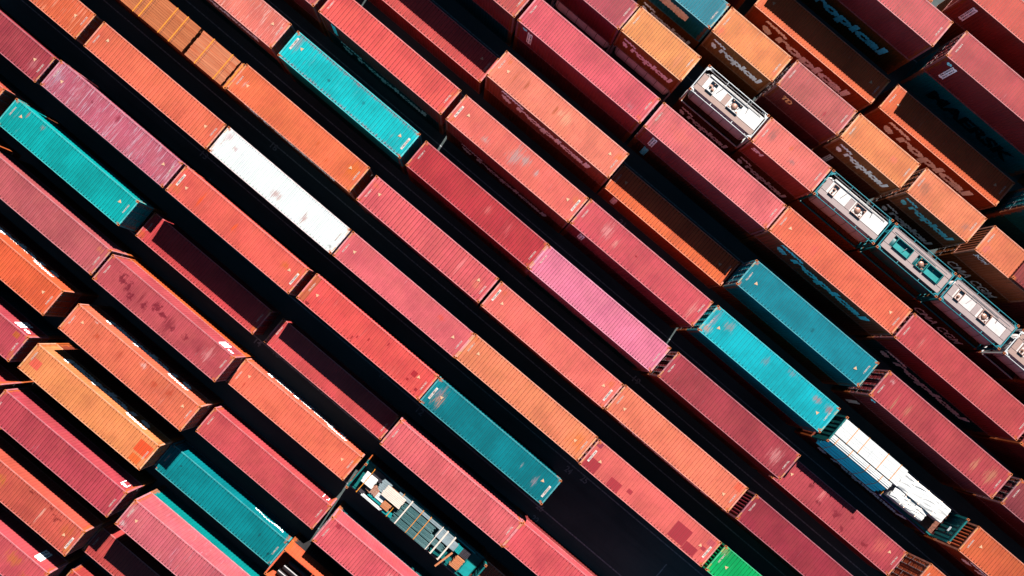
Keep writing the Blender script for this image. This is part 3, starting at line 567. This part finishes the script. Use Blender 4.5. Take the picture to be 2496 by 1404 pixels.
# ------------------------------------------------------------------ the open-topped box with black pipes
def low_under(x, y, L, h, c, label, deco=(), flip=False):
    return container(x, y, 0, L, h, lowpaint(c), COLNAME(c)+' container under the '+short(label), flip, False, deco=deco, group='containers at the bottom of the stacks')
M['pipe'] = plain('black_pipe', (58,54,58), .35, .3, .3, 5)
M['dark'] = plain('dark_sheet', (62,56,66), .7, 0, .3, 4)
M['tealsteel'] = plain('teal_rack_paint', (0,120,120), .55, 0, .2, 3)
x, y, zt, L = POS['OT']; mo = paint((248,110,74), .5)
ot = container(x, y, 2.59, L, zt-2.59, mo, 'roofless orange container holding black pipes at the bottom edge', True, False, codes=False, deco=(('vcode40','white',1),), roof=False)
b = bmesh.new(); box(b, -L/2+.13, L/2-.13, -1.13, 1.13, .141, .17); put('floor', mesh('floor', b), M['floor'], ot)
for i, xx in enumerate((-2.5, .4, 3.2)):
    b = bmesh.new(); tube(b, (xx, -1.14, zt-2.59-.05), (xx, 1.14, zt-2.59-.05), .03); put('roof_bow', mesh('roof_bow', b), mo, ot)
for i, (yy, r) in enumerate(((-.78,.24),(-.2,.26),(.36,.24),(.84,.2))):
    b = bmesh.new(); n = 20
    for rr, q in ((r, 1), (r*.88, -1)): tube(b, (-5.4+.12*i, yy, 1.55), (5.2-.2*i, yy, 1.55), rr, n)
    simple('pipe', b, M['pipe'], 'long black pipe inside the roofless orange container at the bottom edge', 'pipe', (x, y, 2.59), 0, 'black pipes in the roofless container')
low_under(x, y, L, 2.59, (60,60,62), 'roofless orange container with pipes')

# ------------------------------------------------------------------ flat racks
def rack(key, h, mat, label, z0, deckmat, wallmat, hw=True, dh=.55):
    x, y, zt, L = POS[key]; r = thing('flat_rack', label, 'flat rack', (x, y, z0), 0, 'open flat racks with cargo')
    b = bmesh.new()
    for sy in (-1, 1):
        c, d = sorted((sy*W2, sy*(W2-.16))); box(b, -L/2+.2, L/2-.2, c, d, .12, dh-.04)
        for k in range(9):
            xx = -4.8+1.2*k; e, f = sorted((sy*(W2+.03), sy*(W2-.02))); box(b, xx-.06, xx+.06, e, f, .2, dh-.1)
    for k in range(12): box(b, -5.6+k, -5.5+k, -W2+.165, W2-.165, .15, dh-.06)
    put('base_frame', mesh('base_frame', b), mat, r)
    b = bmesh.new()
    for k in range(8): box(b, -L/2+.25, L/2-.25, -W2+.17+k*.261, -W2+.17+k*.261+.25, dh-.05, dh)
    put('deck', mesh('deck', b), deckmat, r)
    for sx in (-1, 1):
        b = bmesh.new()
        for sy in (-1, 1):
            a, a2 = sorted((sx*(L/2-.01), sx*(L/2-.2))); c, d = sorted((sy*(W2-.005), sy*(W2-.17))); box(b, a, a2, c, d, .12, h-.12)
        a, a2 = sorted((sx*(L/2-.03), sx*(L/2-.14)))
        box(b, a, a2, -W2+.175, W2-.175, h-.16, h-.03)
        ys = [-W2+.175 + k*.19 for k in range(12)]
        for k in range(11):
            q = .03 if k % 2 else 0; a, a2 = sorted((sx*(L/2-.05-q), sx*(L/2-.08-q))); box(b, a, a2, ys[k]+.001, ys[k+1]-.001, dh, h-.165)
        put('end_wall', mesh('end_wall', b), wallmat, r)
    castings(r, L, h); return r, x, y, z0+dh
def strap_over(x, y, z, xs, hw, h, label, parent, name='strap', mat='strap', w=.05, tilt=.0):
    b = bmesh.new(); t = .012
    box(b, xs-w/2, xs+w/2, -hw-.02, hw+.02, h+.002, h+.002+t)
    for s in (-1, 1):
        c, d = sorted((s*(hw+.004), s*(hw+.004+t))); vs = box(b, xs-w/2, xs+w/2, c, d, 0, h)
        for v in vs:
            if v.co.z < .01: v.co.x += tilt
    return put(name, mesh(name, b), M[mat], parent)
def bundle(name, label, cat, loc, sx, sy, sz, nx, ny, nz, mat, gap=.006, jit=.02, group=None, seed=1):
    """a stack of boards/bars: ny rows across, nz layers, ends a little uneven"""
    R = random.Random(seed); b = bmesh.new()
    for j in range(ny):
        for k in range(nz):
            y0 = -sy/2 + sy*j/ny; z0 = sz*k/nz; xa = -sx/2
            lens = [sx/nx]*nx
            for i in range(nx):
                e0, e1 = (R.uniform(0, jit*6) if i == 0 else 0), (R.uniform(0, jit*6) if i == nx-1 else gap)
                top = R.uniform(-jit*.4, 0) if k == nz-1 else 0
                box(b, xa+e0, xa+lens[i]-e1, y0, y0+sy/ny-gap, z0, z0+sz/nz-.003+top); xa += lens[i]
    return simple(name, b, mat, label, cat, loc, 0, group)

def timber(name, a, b_, scale=(.35, 9, 9)):
    g = NG(name); tc = g.n('ShaderNodeTexCoord'); P = tc.outputs['Object']
    n1 = g.ramp(g.noise(g.mapping(P, (3,1,0), (.25, 7, 3)), 1, 5, .7), .35, .68); n2 = g.noise(g.mapping(P, (0,5,0), (.6, 22, 9)), 1, 6, .7)
    ge = g.n('ShaderNodeNewGeometry'); rnd = ge.outputs['Random Per Island']
    c = g.mix(n1, base(a), base(b_)); c = g.mix(g.math('MULTIPLY', n2, .5), c, tuple(v*.45 for v in base(a))); c = g.mix(g.math('MULTIPLY', rnd, .45), c, tuple(v*.5 for v in base(b_)))
    g.l(c, g.b.inputs['Base Color']); g.b.inputs['Roughness'].default_value = .75; return g.m
M['timber'] = timber('brown_timber', (200,106,58), (238,146,92))
M['timber2'] = timber('pale_timber', (222,106,56), (250,170,126))
M['whitewood'] = timber('white_boards', (1900,1980,2020), (2700,2700,2700))
M['plank'] = timber('grey_pink_planks', (190,130,105), (225,172,150))
M['shadeboard'] = timber('shade_tinted_boards', (500,6000,6800), (800,7600,8200))  # white lumber's side rows, their turquoise shade painted into the colour
M['wrap'] = plain('white_wrapping', (2150,2130,2110), .45, 0, .05, 1.5)
M['tarp'] = plain('cream_panel', (255,240,226), .7, 0, .05, 3)
M['bar'] = timber('grey_green_bars', (48,118,124), (140,186,190))
M['panelgrey'] = plain('grey_panel', (150,172,180), .6, 0, .12, 3)
M['tealbox'] = plain('turquoise_sheet', (0,168,170), .6, 0, .12, 3)
M['crate'] = timber('orange_crate', (235,140,90), (250,180,130))
M['rackbrown'] = plain('rust_brown_rack', (206,108,60), .7, 0, .3, 4)

# timber rack, top left
r, x, y, z = rack('WR', 2.7, M['rackbrown'], 'rust brown flat rack loaded with strapped timber, top left', 2.59, M['floor'], M['rackbrown'])
low_under(x, y, 12.19, 2.59, (120,60,40), 'flat rack of strapped timber')
for i, (x0, x1, lab, mt, st, seed) in enumerate(((-6.0,1.68,'long stack of brown timber boards under orange straps', 'timber', (-4.7,-3.2,-2.6,-.7,.35), 2), (1.84,5.55,'shorter stack of pale striped timber boards beside the long one', 'timber2', (2.9,4.75), 3), (5.66,6.0,'narrow stack of timber offcuts at the rack end', 'timber2', (5.83,), 4))):
    sx = x1-x0; h = 2.05 - .1*i
    if i == 2: sx = .26
    o = bundle('timber_stack', lab, 'timber', (x+(x0+x1)/2 if i < 2 else x+5.74, y, z), sx, 2.36, h, 2 if i == 0 else 1, 13 if i < 2 else 5, 9, M[mt], .012, .01, 'timber stacks on the flat rack', seed)
    for s in st:
        strap_over(x, y, z, s-(x0+x1)/2 if i < 2 else .05, 1.2, h, '', o, w=.09, tilt=.25 if i < 2 else 0)
        b = bmesh.new(); box(b, s-(x0+x1)/2+.2, s-(x0+x1)/2+.215, -1.2, 1.2, h+.001, h+.01); put('tie_wire', mesh('tie_wire', b), M['dark'], o)

# steel rack, bottom centre
r, x, y, z = rack('F1', 2.1, M['tealsteel'], 'teal flat rack crowded with bars, planks and wrapped packs, bottom centre', 2.9, M['tealsteel'], M['tealsteel'])
low_under(x, y, 12.19, 2.9, (110,55,50), 'teal flat rack crowded with bars')
FG = 'cargo pieces on the crowded teal rack'
def slab(name, label, cat, cx, cy, sx, sy, sz, mt, ny=1, rot=0, z0=0, bev=.0, nz=1):
    b = bmesh.new(); R = random.Random(int(cx*100)+7)
    for j in range(ny):
        for k in range(nz):
            e = R.uniform(-.05,.05) if ny > 1 else 0; g_ = .018 if ny > 1 else 0
            box(b, -sx/2+e, sx/2+e, -sy/2+sy*j/ny, -sy/2+sy*(j+1)/ny-g_, sz*k/nz, sz*(k+1)/nz-.004)
    if bev: bmesh.ops.bevel(b, geom=b.edges[:], offset=bev, segments=3, affect='EDGES', profile=.5)
    return simple(name, b, M[mt], label, cat, (x+cx, y+cy, z+z0), rot, FG)
slab('wrapped_pack', 'white wrapped pack with dark marks near the raised rack end', 'pack', -5.0, .2, 1.05, .8, .9, 'wrap', 3, .02, nz=2)
slab('dark_sheet', 'dark slatted sheet beside the white wrapped pack', 'sheet', -4.5, .8, 1.3, .72, .35, 'dark', 6)
slab('plank_pile', 'pinkish plank pile between the white pack and white beams', 'planks', -4.35, -.2, .62, 1.0, .7, 'plank', 6, PI/2)
slab('dark_crate', 'dark crate in the rack corner beside the plank pile', 'crate', -4.95, -.68, .62, .7, .5, 'dark')
slab('white_beam_pile', 'pile of white and teal beams past the pinkish planks', 'beams', -3.75, -.3, 1.25, .5, .65, 'whitewood', 4)
slab('teal_beam_pile', 'pile of turquoise beams past the pinkish planks', 'beams', -3.6, -.66, 1.5, .26, .6, 'tealbox', 3)
slab('grey_beam_pile', 'grey striped beams behind the cream panel', 'beams', -3.75, .55, .8, 1.0, .6, 'panelgrey', 6)
slab('cream_panel', 'big cream panel lying across the load', 'panel', -2.75, .45, 1.8, .92, .14, 'tarp', 7, z0=.75)
slab('crate_stack', 'crates stacked under the big cream panel', 'crate', -2.75, .45, 1.6, .85, .7, 'plank')
slab('long_white_beam', 'long white beam along the lower edge of the rack', 'beam', -3.8, -1.0, 1.9, .2, .7, 'whitewood', 2)
slab('orange_crate', 'orange slatted crate next to the cream panel', 'crate', -2.75, -.48, .72, .6, .75, 'crate', 5)
slab('turquoise_box', 'turquoise box at the lower edge before the bars', 'box', -2.3, -.88, .85, .36, .6, 'tealbox', 2, .05)
slab('small_white_board', 'small white board tilted beside the turquoise box', 'board', -2.75, -1.0, .6, .18, .5, 'whitewood', 2, -.1)
for i, (cx, cy, sx, sy, lab) in enumerate(((.0,-.85,3.9,.55,'bundle of grey bars along the lower edge of the crowded rack'),(.5,-.22,4.9,.55,'bundle of grey bars along the middle of the crowded rack'),(-.2,.42,3.3,.6,'bundle of grey bars right behind the cream panel'))):
    bundle('bar_bundle', lab, 'bars', (x+cx, y+cy, z), sx, sy, .62, 1, 9, 3, M['bar'], .022, .05, 'bar bundles on the crowded rack', 11+i)
slab('long_grey_beam', 'long pale grey beam along the upper edge of the rack', 'beam', .2, .93, 5.6, .26, .7, 'panelgrey', 2)
slab('long_teal_beam', 'long teal beam outside the pale grey one', 'beam', 1.4, 1.13, 7.2, .1, .55, 'tealbox')
slab('grey_metal_sheet', 'flat grey panel under two wide pale straps', 'panel', 2.6, .5, 1.9, .62, .7, 'panelgrey')
slab('mixed_offcuts', 'jumble of dark teal offcuts at the lower edge of the rack', 'offcuts', 2.7, -.6, 1.3, .75, .4, 'tealsteel', 7, .15)
slab('teal_offcut_pile', 'teal offcuts between the grey panel and the slatted sheet', 'offcuts', 3.75, .55, .6, .6, .5, 'tealbox', 4, PI/2)
slab('brown_plank_pile', 'brown plank pile near the far end of the crowded rack', 'planks', 4.35, -.35, .75, .95, .6, 'crate', 8)
slab('black_slat_sheet', 'black slatted sheet behind the brown plank pile', 'sheet', 4.35, .55, .85, .7, .4, 'dark', 6)
slab('turquoise_end_sheet', 'turquoise sheet lying at the far end of the crowded rack', 'sheet', 5.35, -.35, .8, 1.1, .12, 'tealbox')
for i, (xs, wd, mt, lab) in enumerate(((-1.35,.1,'tarp','pale wide strap across the bars nearest the cream panel'),(-.25,.05,'strap','thin orange strap across the bars, second from the cream panel'),(.55,.06,'strap','orange strap across the middle of the bar bundles'),(1.75,.06,'tarp','pale strap before the grey panel'),(2.25,.12,'tarp','wide pale strap on the near edge of the grey panel'),(3.0,.12,'tarp','wide pale strap on the far half of the grey panel'),(-2.2,.05,'strap','orange strap between the crate and the cream panel'),(-5.2,.05,'strap','orange strap over the white wrapped pack'))):
    b = bmesh.new(); hz = .72 if xs > -5 else .95
    box(b, xs-wd/2, xs+wd/2, -1.1, 1.1, hz, hz+.014)
    for s in (-1, 1):
        vs = box(b, xs-wd/2, xs+wd/2, s*1.1-.006, s*1.1+.006, -.2, hz)
        for v in vs:
            if v.co.z < 0: v.co.y += s*.13; v.co.x -= .06
    simple('cargo_strap', b, M[mt], lab, 'strap', (x, y, z), 0, 'straps over the steel load')
b = bmesh.new(); box(b, -.85, .85, -.07, .07, 0, .09); simple('loose_beam', b, M['crate'], 'loose orange beam lying askew over the teal offcuts', 'beam', (x+3.35, y-.75, z+.74), 1.35, FG)

# lumber rack, right
r, x, y, z = rack('F2', 2.6, M['tealsteel'], 'teal flat rack carrying white lumber and wrapped packs, lower right', 2.9, M['floor'], M['tealsteel'])
low_under(x, y, 12.19, 2.9, (135,62,48), 'teal flat rack with white lumber', (('tropical40','letter',-1),))
LG = 'white loads on the lumber rack'
o = bundle('lumber_stack', 'tall stack of white lumber along the upper edge of the rack', 'lumber', (x-2.6, y+.46, z), 6.5, 1.46, 1.44, 2, 8, 8, M['whitewood'], .009, .035, LG, 21)
for s in (-1.9,-.8,1.1,2.4): strap_over(0,0,0, s, .74, 1.44, '', o)
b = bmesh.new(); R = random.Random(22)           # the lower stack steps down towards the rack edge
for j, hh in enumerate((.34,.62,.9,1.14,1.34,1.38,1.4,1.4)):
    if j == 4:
        o2 = simple('board_stack', b, M['shadeboard'], 'white lumber edges stepping down, turquoise shade painted into their colour', 'lumber', (x-2.75, y-.9, z), 0, LG); b = bmesh.new()
    for k in range(8):
        if k*.18 >= hh-.03: continue
        xs = [-3.05+R.uniform(0,.12)] + sorted(R.uniform(-2,2) for _ in range(2)) + [3.05-R.uniform(0,.15)]
        for xa, xb in zip(xs, xs[1:]): box(b, xa, xb-.012, -.56+j*.14, -.56+(j+1)*.14-.016, k*.18, min((k+1)*.18-.012, hh+R.uniform(-.02,0)))
o = simple('lumber_stack', b, M['whitewood'], 'lower stack of white lumber beside the shade-tinted stepped edge', 'lumber', (x-2.75, y-.9, z), 0, LG)
for s in (-2.4,-1.0,.7,2.0):
    b = bmesh.new(); pts = [(.55,1.42),(-.02,1.42),(-.25,1.2),(-.6,.4),(-.6,.02)]
    for p, q in zip(pts, pts[1:]):
        f = b.faces.new([b.verts.new(c) for c in ((s-.025,*p),(s+.025,*p),(s+.025,*q),(s-.025,*q))])
    put('strap', mesh('strap', b), M['strap'], o)
def pack(name, label, cx, cy, sx, sy, sz, rot=0):
    b = bmesh.new(); box(b, -sx/2, sx/2, -sy/2, sy/2, 0, sz); bmesh.ops.subdivide_edges(b, edges=b.edges[:], cuts=7, use_grid_fill=True)
    R = random.Random(int(sx*100))
    for v in b.verts:
        e = abs(v.co.x)/(sx/2); f = abs(v.co.y)/(sy/2)
        if v.co.z > .05:
            v.co.z -= .07*max(0, e-.8)/.2 + .05*max(0, f-.8)/.2; v.co += Vector((R.uniform(-.03,.03), R.uniform(-.03,.03), R.uniform(-.05,.03)))
    return simple(name, b, M['wrap'], label, 'pack', (x+cx, y+cy, z), rot, LG, False)
o = pack('wrapped_pack', 'long white wrapped pack behind the tall lumber stack', 3.05, .5, 4.5, 1.3, .98)
for s in (-1.2,-.1,1.2): strap_over(0,0,0, s, .66, .98, '', o, mat='beige')
o = pack('wrapped_pack', 'short rounded white wrapped pack beside the bare deck', 2.55, -.58, 3.2, .95, .84, .02)
for s in (-.6,-.2,.9): strap_over(0,0,0, s, .48, .84, '', o, mat='beige', w=.04)
b = bmesh.new(); box(b, -.06, .06, -.75, .75, 0, .1); simple('timber_batten', b, M['strap'], 'orange batten across the bare deck between the lumber and packs', 'batten', (x+.75, y-.55, z), .0)
b = bmesh.new(); tube(b, (-1.2,0,0), (1.2,.0,0), .05); tube(b, (1.2,0,0), (3.6,-.06,-.05), .03); simple('rolled_tarp', b, plain('blue_tarp', (120,125,190), .7), 'blue grey rolled cover hanging along the lower rack edge', 'cover', (x+1.9, y-1.32, z-.1), 0)
b = bmesh.new(); box(b, -.2, .2, -.0, .004, -.11, .11); simple('rack_placard', b, M['white'], 'small white placard inside the far end wall of the lumber rack', 'placard', (x+5.96, y-.1, z+1.1), PI/2)

# ------------------------------------------------------------------ tank containers
def steelplate(name, rgb):
    g = NG(name); tc = g.n('ShaderNodeTexCoord'); P = tc.outputs['Object']; xx, yy, zz = g.sep(P)[:3]
    s = g.math('FRACT', g.math('MULTIPLY', yy, 18)); n = g.noise(P, 5, 6, .7); c = base(rgb)
    col = g.mix(g.math('MULTIPLY', g.ramp(s, .6, .8), .55), c, tuple(v*.4 for v in c)); col = g.mix(g.math('MULTIPLY', n, .4), col, base((150,100,85)))
    g.l(col, g.b.inputs['Base Color']); g.b.inputs['Roughness'].default_value = .6; return g.m
M['grating'] = steelplate('walkway_grating', (205,180,170)); M['grating2'] = steelplate('grey_walkway_grating', (205,194,194))
M['tankwhite'] = plain('white_tank_cladding', (1950,1880,1840), .35, 0, .05, 2); M['tankpink'] = plain('dull_pink_tank_cladding', (5600,4600,4700), .5, 0, .1, 2)
M['tankgrey'] = plain('pale_grey_tank_cladding', (250,243,241), .45, 0, .1, 2); M['tankteal'] = plain('dark_teal_tank', (16,110,118), .5, 0, .15, 2)
M['frw'] = plain('white_tank_frame', (240,250,252), .5, 0, .08, 3); M['frt'] = plain('teal_tank_frame', (0,150,165), .5, 0, .12, 3)
M['lid'] = plain('dull_metal_lid', (205,160,140), .4, .3, .2, 6); M['box'] = plain('pink_grey_box_tray', (220,180,165), .6, 0, .2, 5)
M['band'] = plain('dark_band', (90,60,64), .6)
def tank(x, y, z, H, label, frame, barrel, tray, walk, style, L=6.06, group='tank containers in a row', detail=True):
    r = thing('tank_container', label, 'tank container', (x, y, z), 0, group); X = L/2; fm, bm_, tm, wm = M[frame], M[barrel], M[tray], M[walk]
    b = bmesh.new(); q = .06
    for sx in (-1, 1):
        for sy in (-1, 1):
            a, a2 = sorted((sx*(X-.005), sx*(X-.13))); c, d = sorted((sy*(W2-.005), sy*(W2-.13))); box(b, a, a2, c, d, .118, H-.118)
        tube(b, (sx*(X-.06), -W2+.16, H-.06), (sx*(X-.06), W2-.16, H-.06), .045); tube(b, (sx*(X-.06), -W2+.16, .07), (sx*(X-.06), W2-.16, .07), .06)
        for sy in (-1, 1): tube(b, (sx*(X-.06), sy*(W2-.13), .3), (sx*(X-.06), sy*.2, H-.1), .04); tube(b, (sx*(X-.07), sy*(W2-.14), H-.55), (sx*(X-.6), sy*(W2-.14), H-.08), .035)
    for sy in (-1, 1):
        tube(b, (-X+.18, sy*(W2-.05), H-.05), (X-.18, sy*(W2-.05), H-.05), .035); tube(b, (-X+.18, sy*(W2-.06), .07), (X-.18, sy*(W2-.06), .07), .06)
        for xx in (-1.0, 1.1): tube(b, (xx, sy*(W2-.09), H-.05), (xx, sy*.72, H-.09), .028)
        for sx in (-1, 1):   # gusset plates in the upper corners
            f = b.faces.new([b.verts.new(p) for p in ((sx*(X-.1), sy*(W2-.2), H-.03), (sx*(X-.42), sy*(W2-.1), H-.03), (sx*(X-.14), sy*(W2-.48), H-.03))])
    put('frame', mesh('frame', b), fm, r)
    b = bmesh.new(); R_ = 1.12; xc = X-.42
    lathe(b, [(-X+.14,.05),(-X+.16,.4),(-X+.22,.75),(-X+.3,.96),(-xc,R_-.04),(-xc+.06,R_),(xc-.06,R_),(xc,R_-.04),(X-.3,.96),(X-.22,.75),(X-.16,.4),(X-.14,.05)], 'X', (0,0,H/2+.03), 48)
    put('barrel', mesh('barrel', b, 1, True), bm_, r)
    b = bmesh.new()
    for k in range(6):
        xx = -xc+.12+k*(2*xc-.24)/5; lathe(b, [(xx-.02,R_-.03),(xx-.02,R_+.006),(xx+.02,R_+.006),(xx+.02,R_-.03)], 'X', (0,0,H/2+.03), 48)
    put('cladding_bands', mesh('cladding_bands', b), M['band'], r)
    castings(r, L, H)
    if not detail: return r
    zt = H+.03-.14 + .1
    def wk(x0, x1, y0, y1):
        b = bmesh.new(); box(b, x0, x1, y0, y1, zt-.05, zt-.02)
        for p, q_ in (((x0,y0),(x1,y0)),((x0,y1),(x1,y1)),((x0,y0),(x0,y1)),((x1,y0),(x1,y1))): tube(b, (*p, zt-.015), (*q_, zt-.015), .015, 6)
        put('walkway', mesh('walkway', b), wm, r)
    wk(-X+.18, X-.18, -.9, -.45)
    if style in (3, 4): wk(-X+.18, X-.18, .5, .9)
    wk(-X+.18, -X+.62, -.44, .49 if style > 2 else .5); wk(-.55, -.12, -.44, .49 if style > 2 else .42)
    if style > 2: wk(X-.62, X-.18, -.44, .49)
    if style != 3:      # flat insulated top sheet between the walkways
        b = bmesh.new(); e = .49 if style == 4 else .8
        box(b, -X+.64, X-.2, -.44, e, zt-.075, zt-.06)
        for k in range(5): box(b, -1.9+k*1.1, -1.885+k*1.1, -.44, e, zt-.059, zt-.052)
        put('top_cladding', mesh('top_cladding', b), bm_, r)
    def tray_box(x0, x1, lidx, rad, valves):
        b = bmesh.new(); y0, y1 = -.43, .42
        box(b, x0, x1, y0, y1, zt-.17, zt-.12)
        for a in ((x0,x0+.03,y0,y1),(x1-.03,x1,y0,y1),(x0+.03,x1-.03,y0,y0+.03),(x0+.03,x1-.03,y1-.03,y1)): box(b, *a, zt-.119, zt+.1)
        t = put('spill_box', mesh('spill_box', b), tm, r)
        if rad:
            b = bmesh.new(); lathe(b, [(0,rad),(.05,rad),(.08,rad*.93),(.13,rad*.75),(.17,rad*.45),(.18,.02)], 'Z', (lidx,0,zt-.118), 28)
            for k in range(8): tube(b, (lidx+math.cos(k*PI/4)*rad, math.sin(k*PI/4)*rad, zt-.11), (lidx+math.cos(k*PI/4)*(rad+.07), math.sin(k*PI/4)*(rad+.07), zt-.02), .025, 6)
            put('manhole_lid', mesh('manhole_lid', b, 1, False), M['lid'], t)
        for vx, vy, vr in valves:
            b = bmesh.new(); lathe(b, [(0,vr),(.1,vr),(.1,vr*.6),(.2,vr*.6),(.2,vr*.2)], 'Z', (vx,vy,zt-.118), 16); put('valve', mesh('valve', b), M['lid'], t)
    if style == 1:
        tray_box(-2.05, -1.4, 0, 0, ((-1.85,.05,.13),(-1.6,-.1,.13),(-1.7,.3,.06))); tray_box(.0, 1.05, .5, .27, ((.2,.3,.07),(.9,-.28,.09),(.85,.28,.06),(.15,-.3,.08)))
    elif style == 2:
        tray_box(-2.2, -1.7, 0, 0, ((-1.95,.1,.12),(-1.95,-.2,.07))); tray_box(.0, .95, .42, .27, ((.85,.22,.09),(.8,-.25,.07)))
    elif style == 3:
        tray_box(-2.1, -.62, 0, 0, ()); tray_box(.1, .85, .48, .25, ((.2,-.3,.08),(.22,.3,.08),(.75,-.28,.1),(.78,.25,.06))); tray_box(.95, 2.3, 0, 0, ())
    else:
        tray_box(-2.25, -1.75, 0, 0, ((-2.0,-.1,.13),(-2.0,-.3,.05))); tray_box(.1, .95, .5, .26, ((.85,.3,.08),(.2,-.3,.06),(.8,-.25,.06)))
    b = bmesh.new()
    for yy, r_, xa, xb in ((.62,.03,-2.6,1.4),(.7,.018,-1.2,2.5),(.93,.022,-2.7,2.7)): tube(b, (xa, yy, zt-.02), (xb, yy, zt-.02), r_, 8); tube(b, (xb, yy, zt-.02), (xb+.08, yy-.16, zt-.1), r_, 8)
    for k in range(5): tube(b, (-2.3+k*1.15, .5, zt-.035), (-2.3+k*1.15, 1.0, zt-.035), .012, 6)
    tube(b, (-1.2, -.1, zt-.03), (-1.0, .62, zt-.03), .02, 8); tube(b, (1.5, .2, zt-.03), (1.4, .62, zt-.03), .02, 8)
    put('pipe_run', mesh('pipe_run', b), M['steel'], r)
    b = bmesh.new()
    for s in (-.18, .18): tube(b, (X-.03, .55+s, .3), (X-.03, .55+s, H-.1), .02, 6)
    for k in range(7): tube(b, (X-.03, .37, .4+k*.28), (X-.03, .73, .4+k*.28), .014, 6)
    put('ladder', mesh('ladder', b), fm, r)
    return r
KT = {
 'K1': ('white framed tank with dazzling white top and two open spill boxes', 'frw','tankwhite','tankwhite','grating',1,(130,70,40),[('tropical20','letter',-1)]),
 'K2': ('teal framed tank with white top between pink box and teal tank', 'frt','tankwhite','box','grating2',2,(190,95,45),[]),
 'K3': ('teal framed tank with turquoise trays and grey walkways', 'frt','tankteal','tealbox','grating2',3,(140,80,42),[]),
 'K4': ('teal framed tank with pale grey top near the right edge', 'frt','tankgrey','box','grating2',4,(120,75,42),[('cma20','letter',-1)]),
 'K5': ('grey topped tank cut by the right edge, last of its row', 'frw','tankgrey','box','grating',4,(130,50,60),[]),
}
for key, (lab, fr, br, tr, wk_, st, c, deco) in KT.items():
    x, y, zt, L = POS[key]
    tank(x, y, 2.59, zt-2.59, lab, fr, br, tr, wk_, st)
    low_under(x, y, L, 2.59, c, lab, deco)
for x, y, lab in LOWTANK:
    tank(x, y, 0, 2.59, 'pale pink tank under the '+short(lab), 'frw', 'tankpink', 'box', 'grating', 1, group='tanks at the bottom of the stacks', detail=False)
# a teal box just outside the right edge whose doors show, and the next box up in the far row
container(32.4, 36.8, 2.59, 12.19, 2.59, paint((20,140,150)), 'teal container whose doors peep in at the right edge', True, True)
low_under(32.4, 36.8, 12.19, 2.59, (30,105,110), 'teal container at the right edge', flip=True)
container(5.2, 45.85, 0, 12.19, 2.9, lowpaint(DK[0]), 'dark red container beyond the top right corner, low', False, False)
b = bmesh.new(); lathe(b, [(0,.3),(.03,.32),(.08,.1),(.4,.07),(.42,.03)], 'Z', n=16); simple('marker_cone', b, plain('faded_orange_cone', (190,80,50), .7), 'small faded orange cone standing on the paving by the empty bay', 'cone', (14.2,-8.0,0))

# more boxes just outside the frame, so that the lanes at its edges stand in shade as they do in the photograph
for xx, yy in ((-44.6,4.3),(-43.9,8.9),(-43.5,13.4),(-31.0,17.9),(-31.3,22.6),(43.6,22.67),(41.7,27.2),(35.0,31.9),(33.0,41.3),(31.2,45.9),(-18.9,27.1),(-14.5,31.7),(-6.2,36.7),(-5.9,41.2),(43.5,-.05),(-43.9,-13.0),(-37.2,-30.6)):
    container(xx, yy, 0, 12.19, 2.9, lowpaint(DK[0]), 'dark red container just outside the picture, lower of its stack', False, False, group='stacks just outside the picture')
    container(xx, yy, 2.9, 12.19, 2.59, lowpaint(DK[6]), 'dull red container just outside the picture, upper of its stack', False, False, group='stacks just outside the picture')
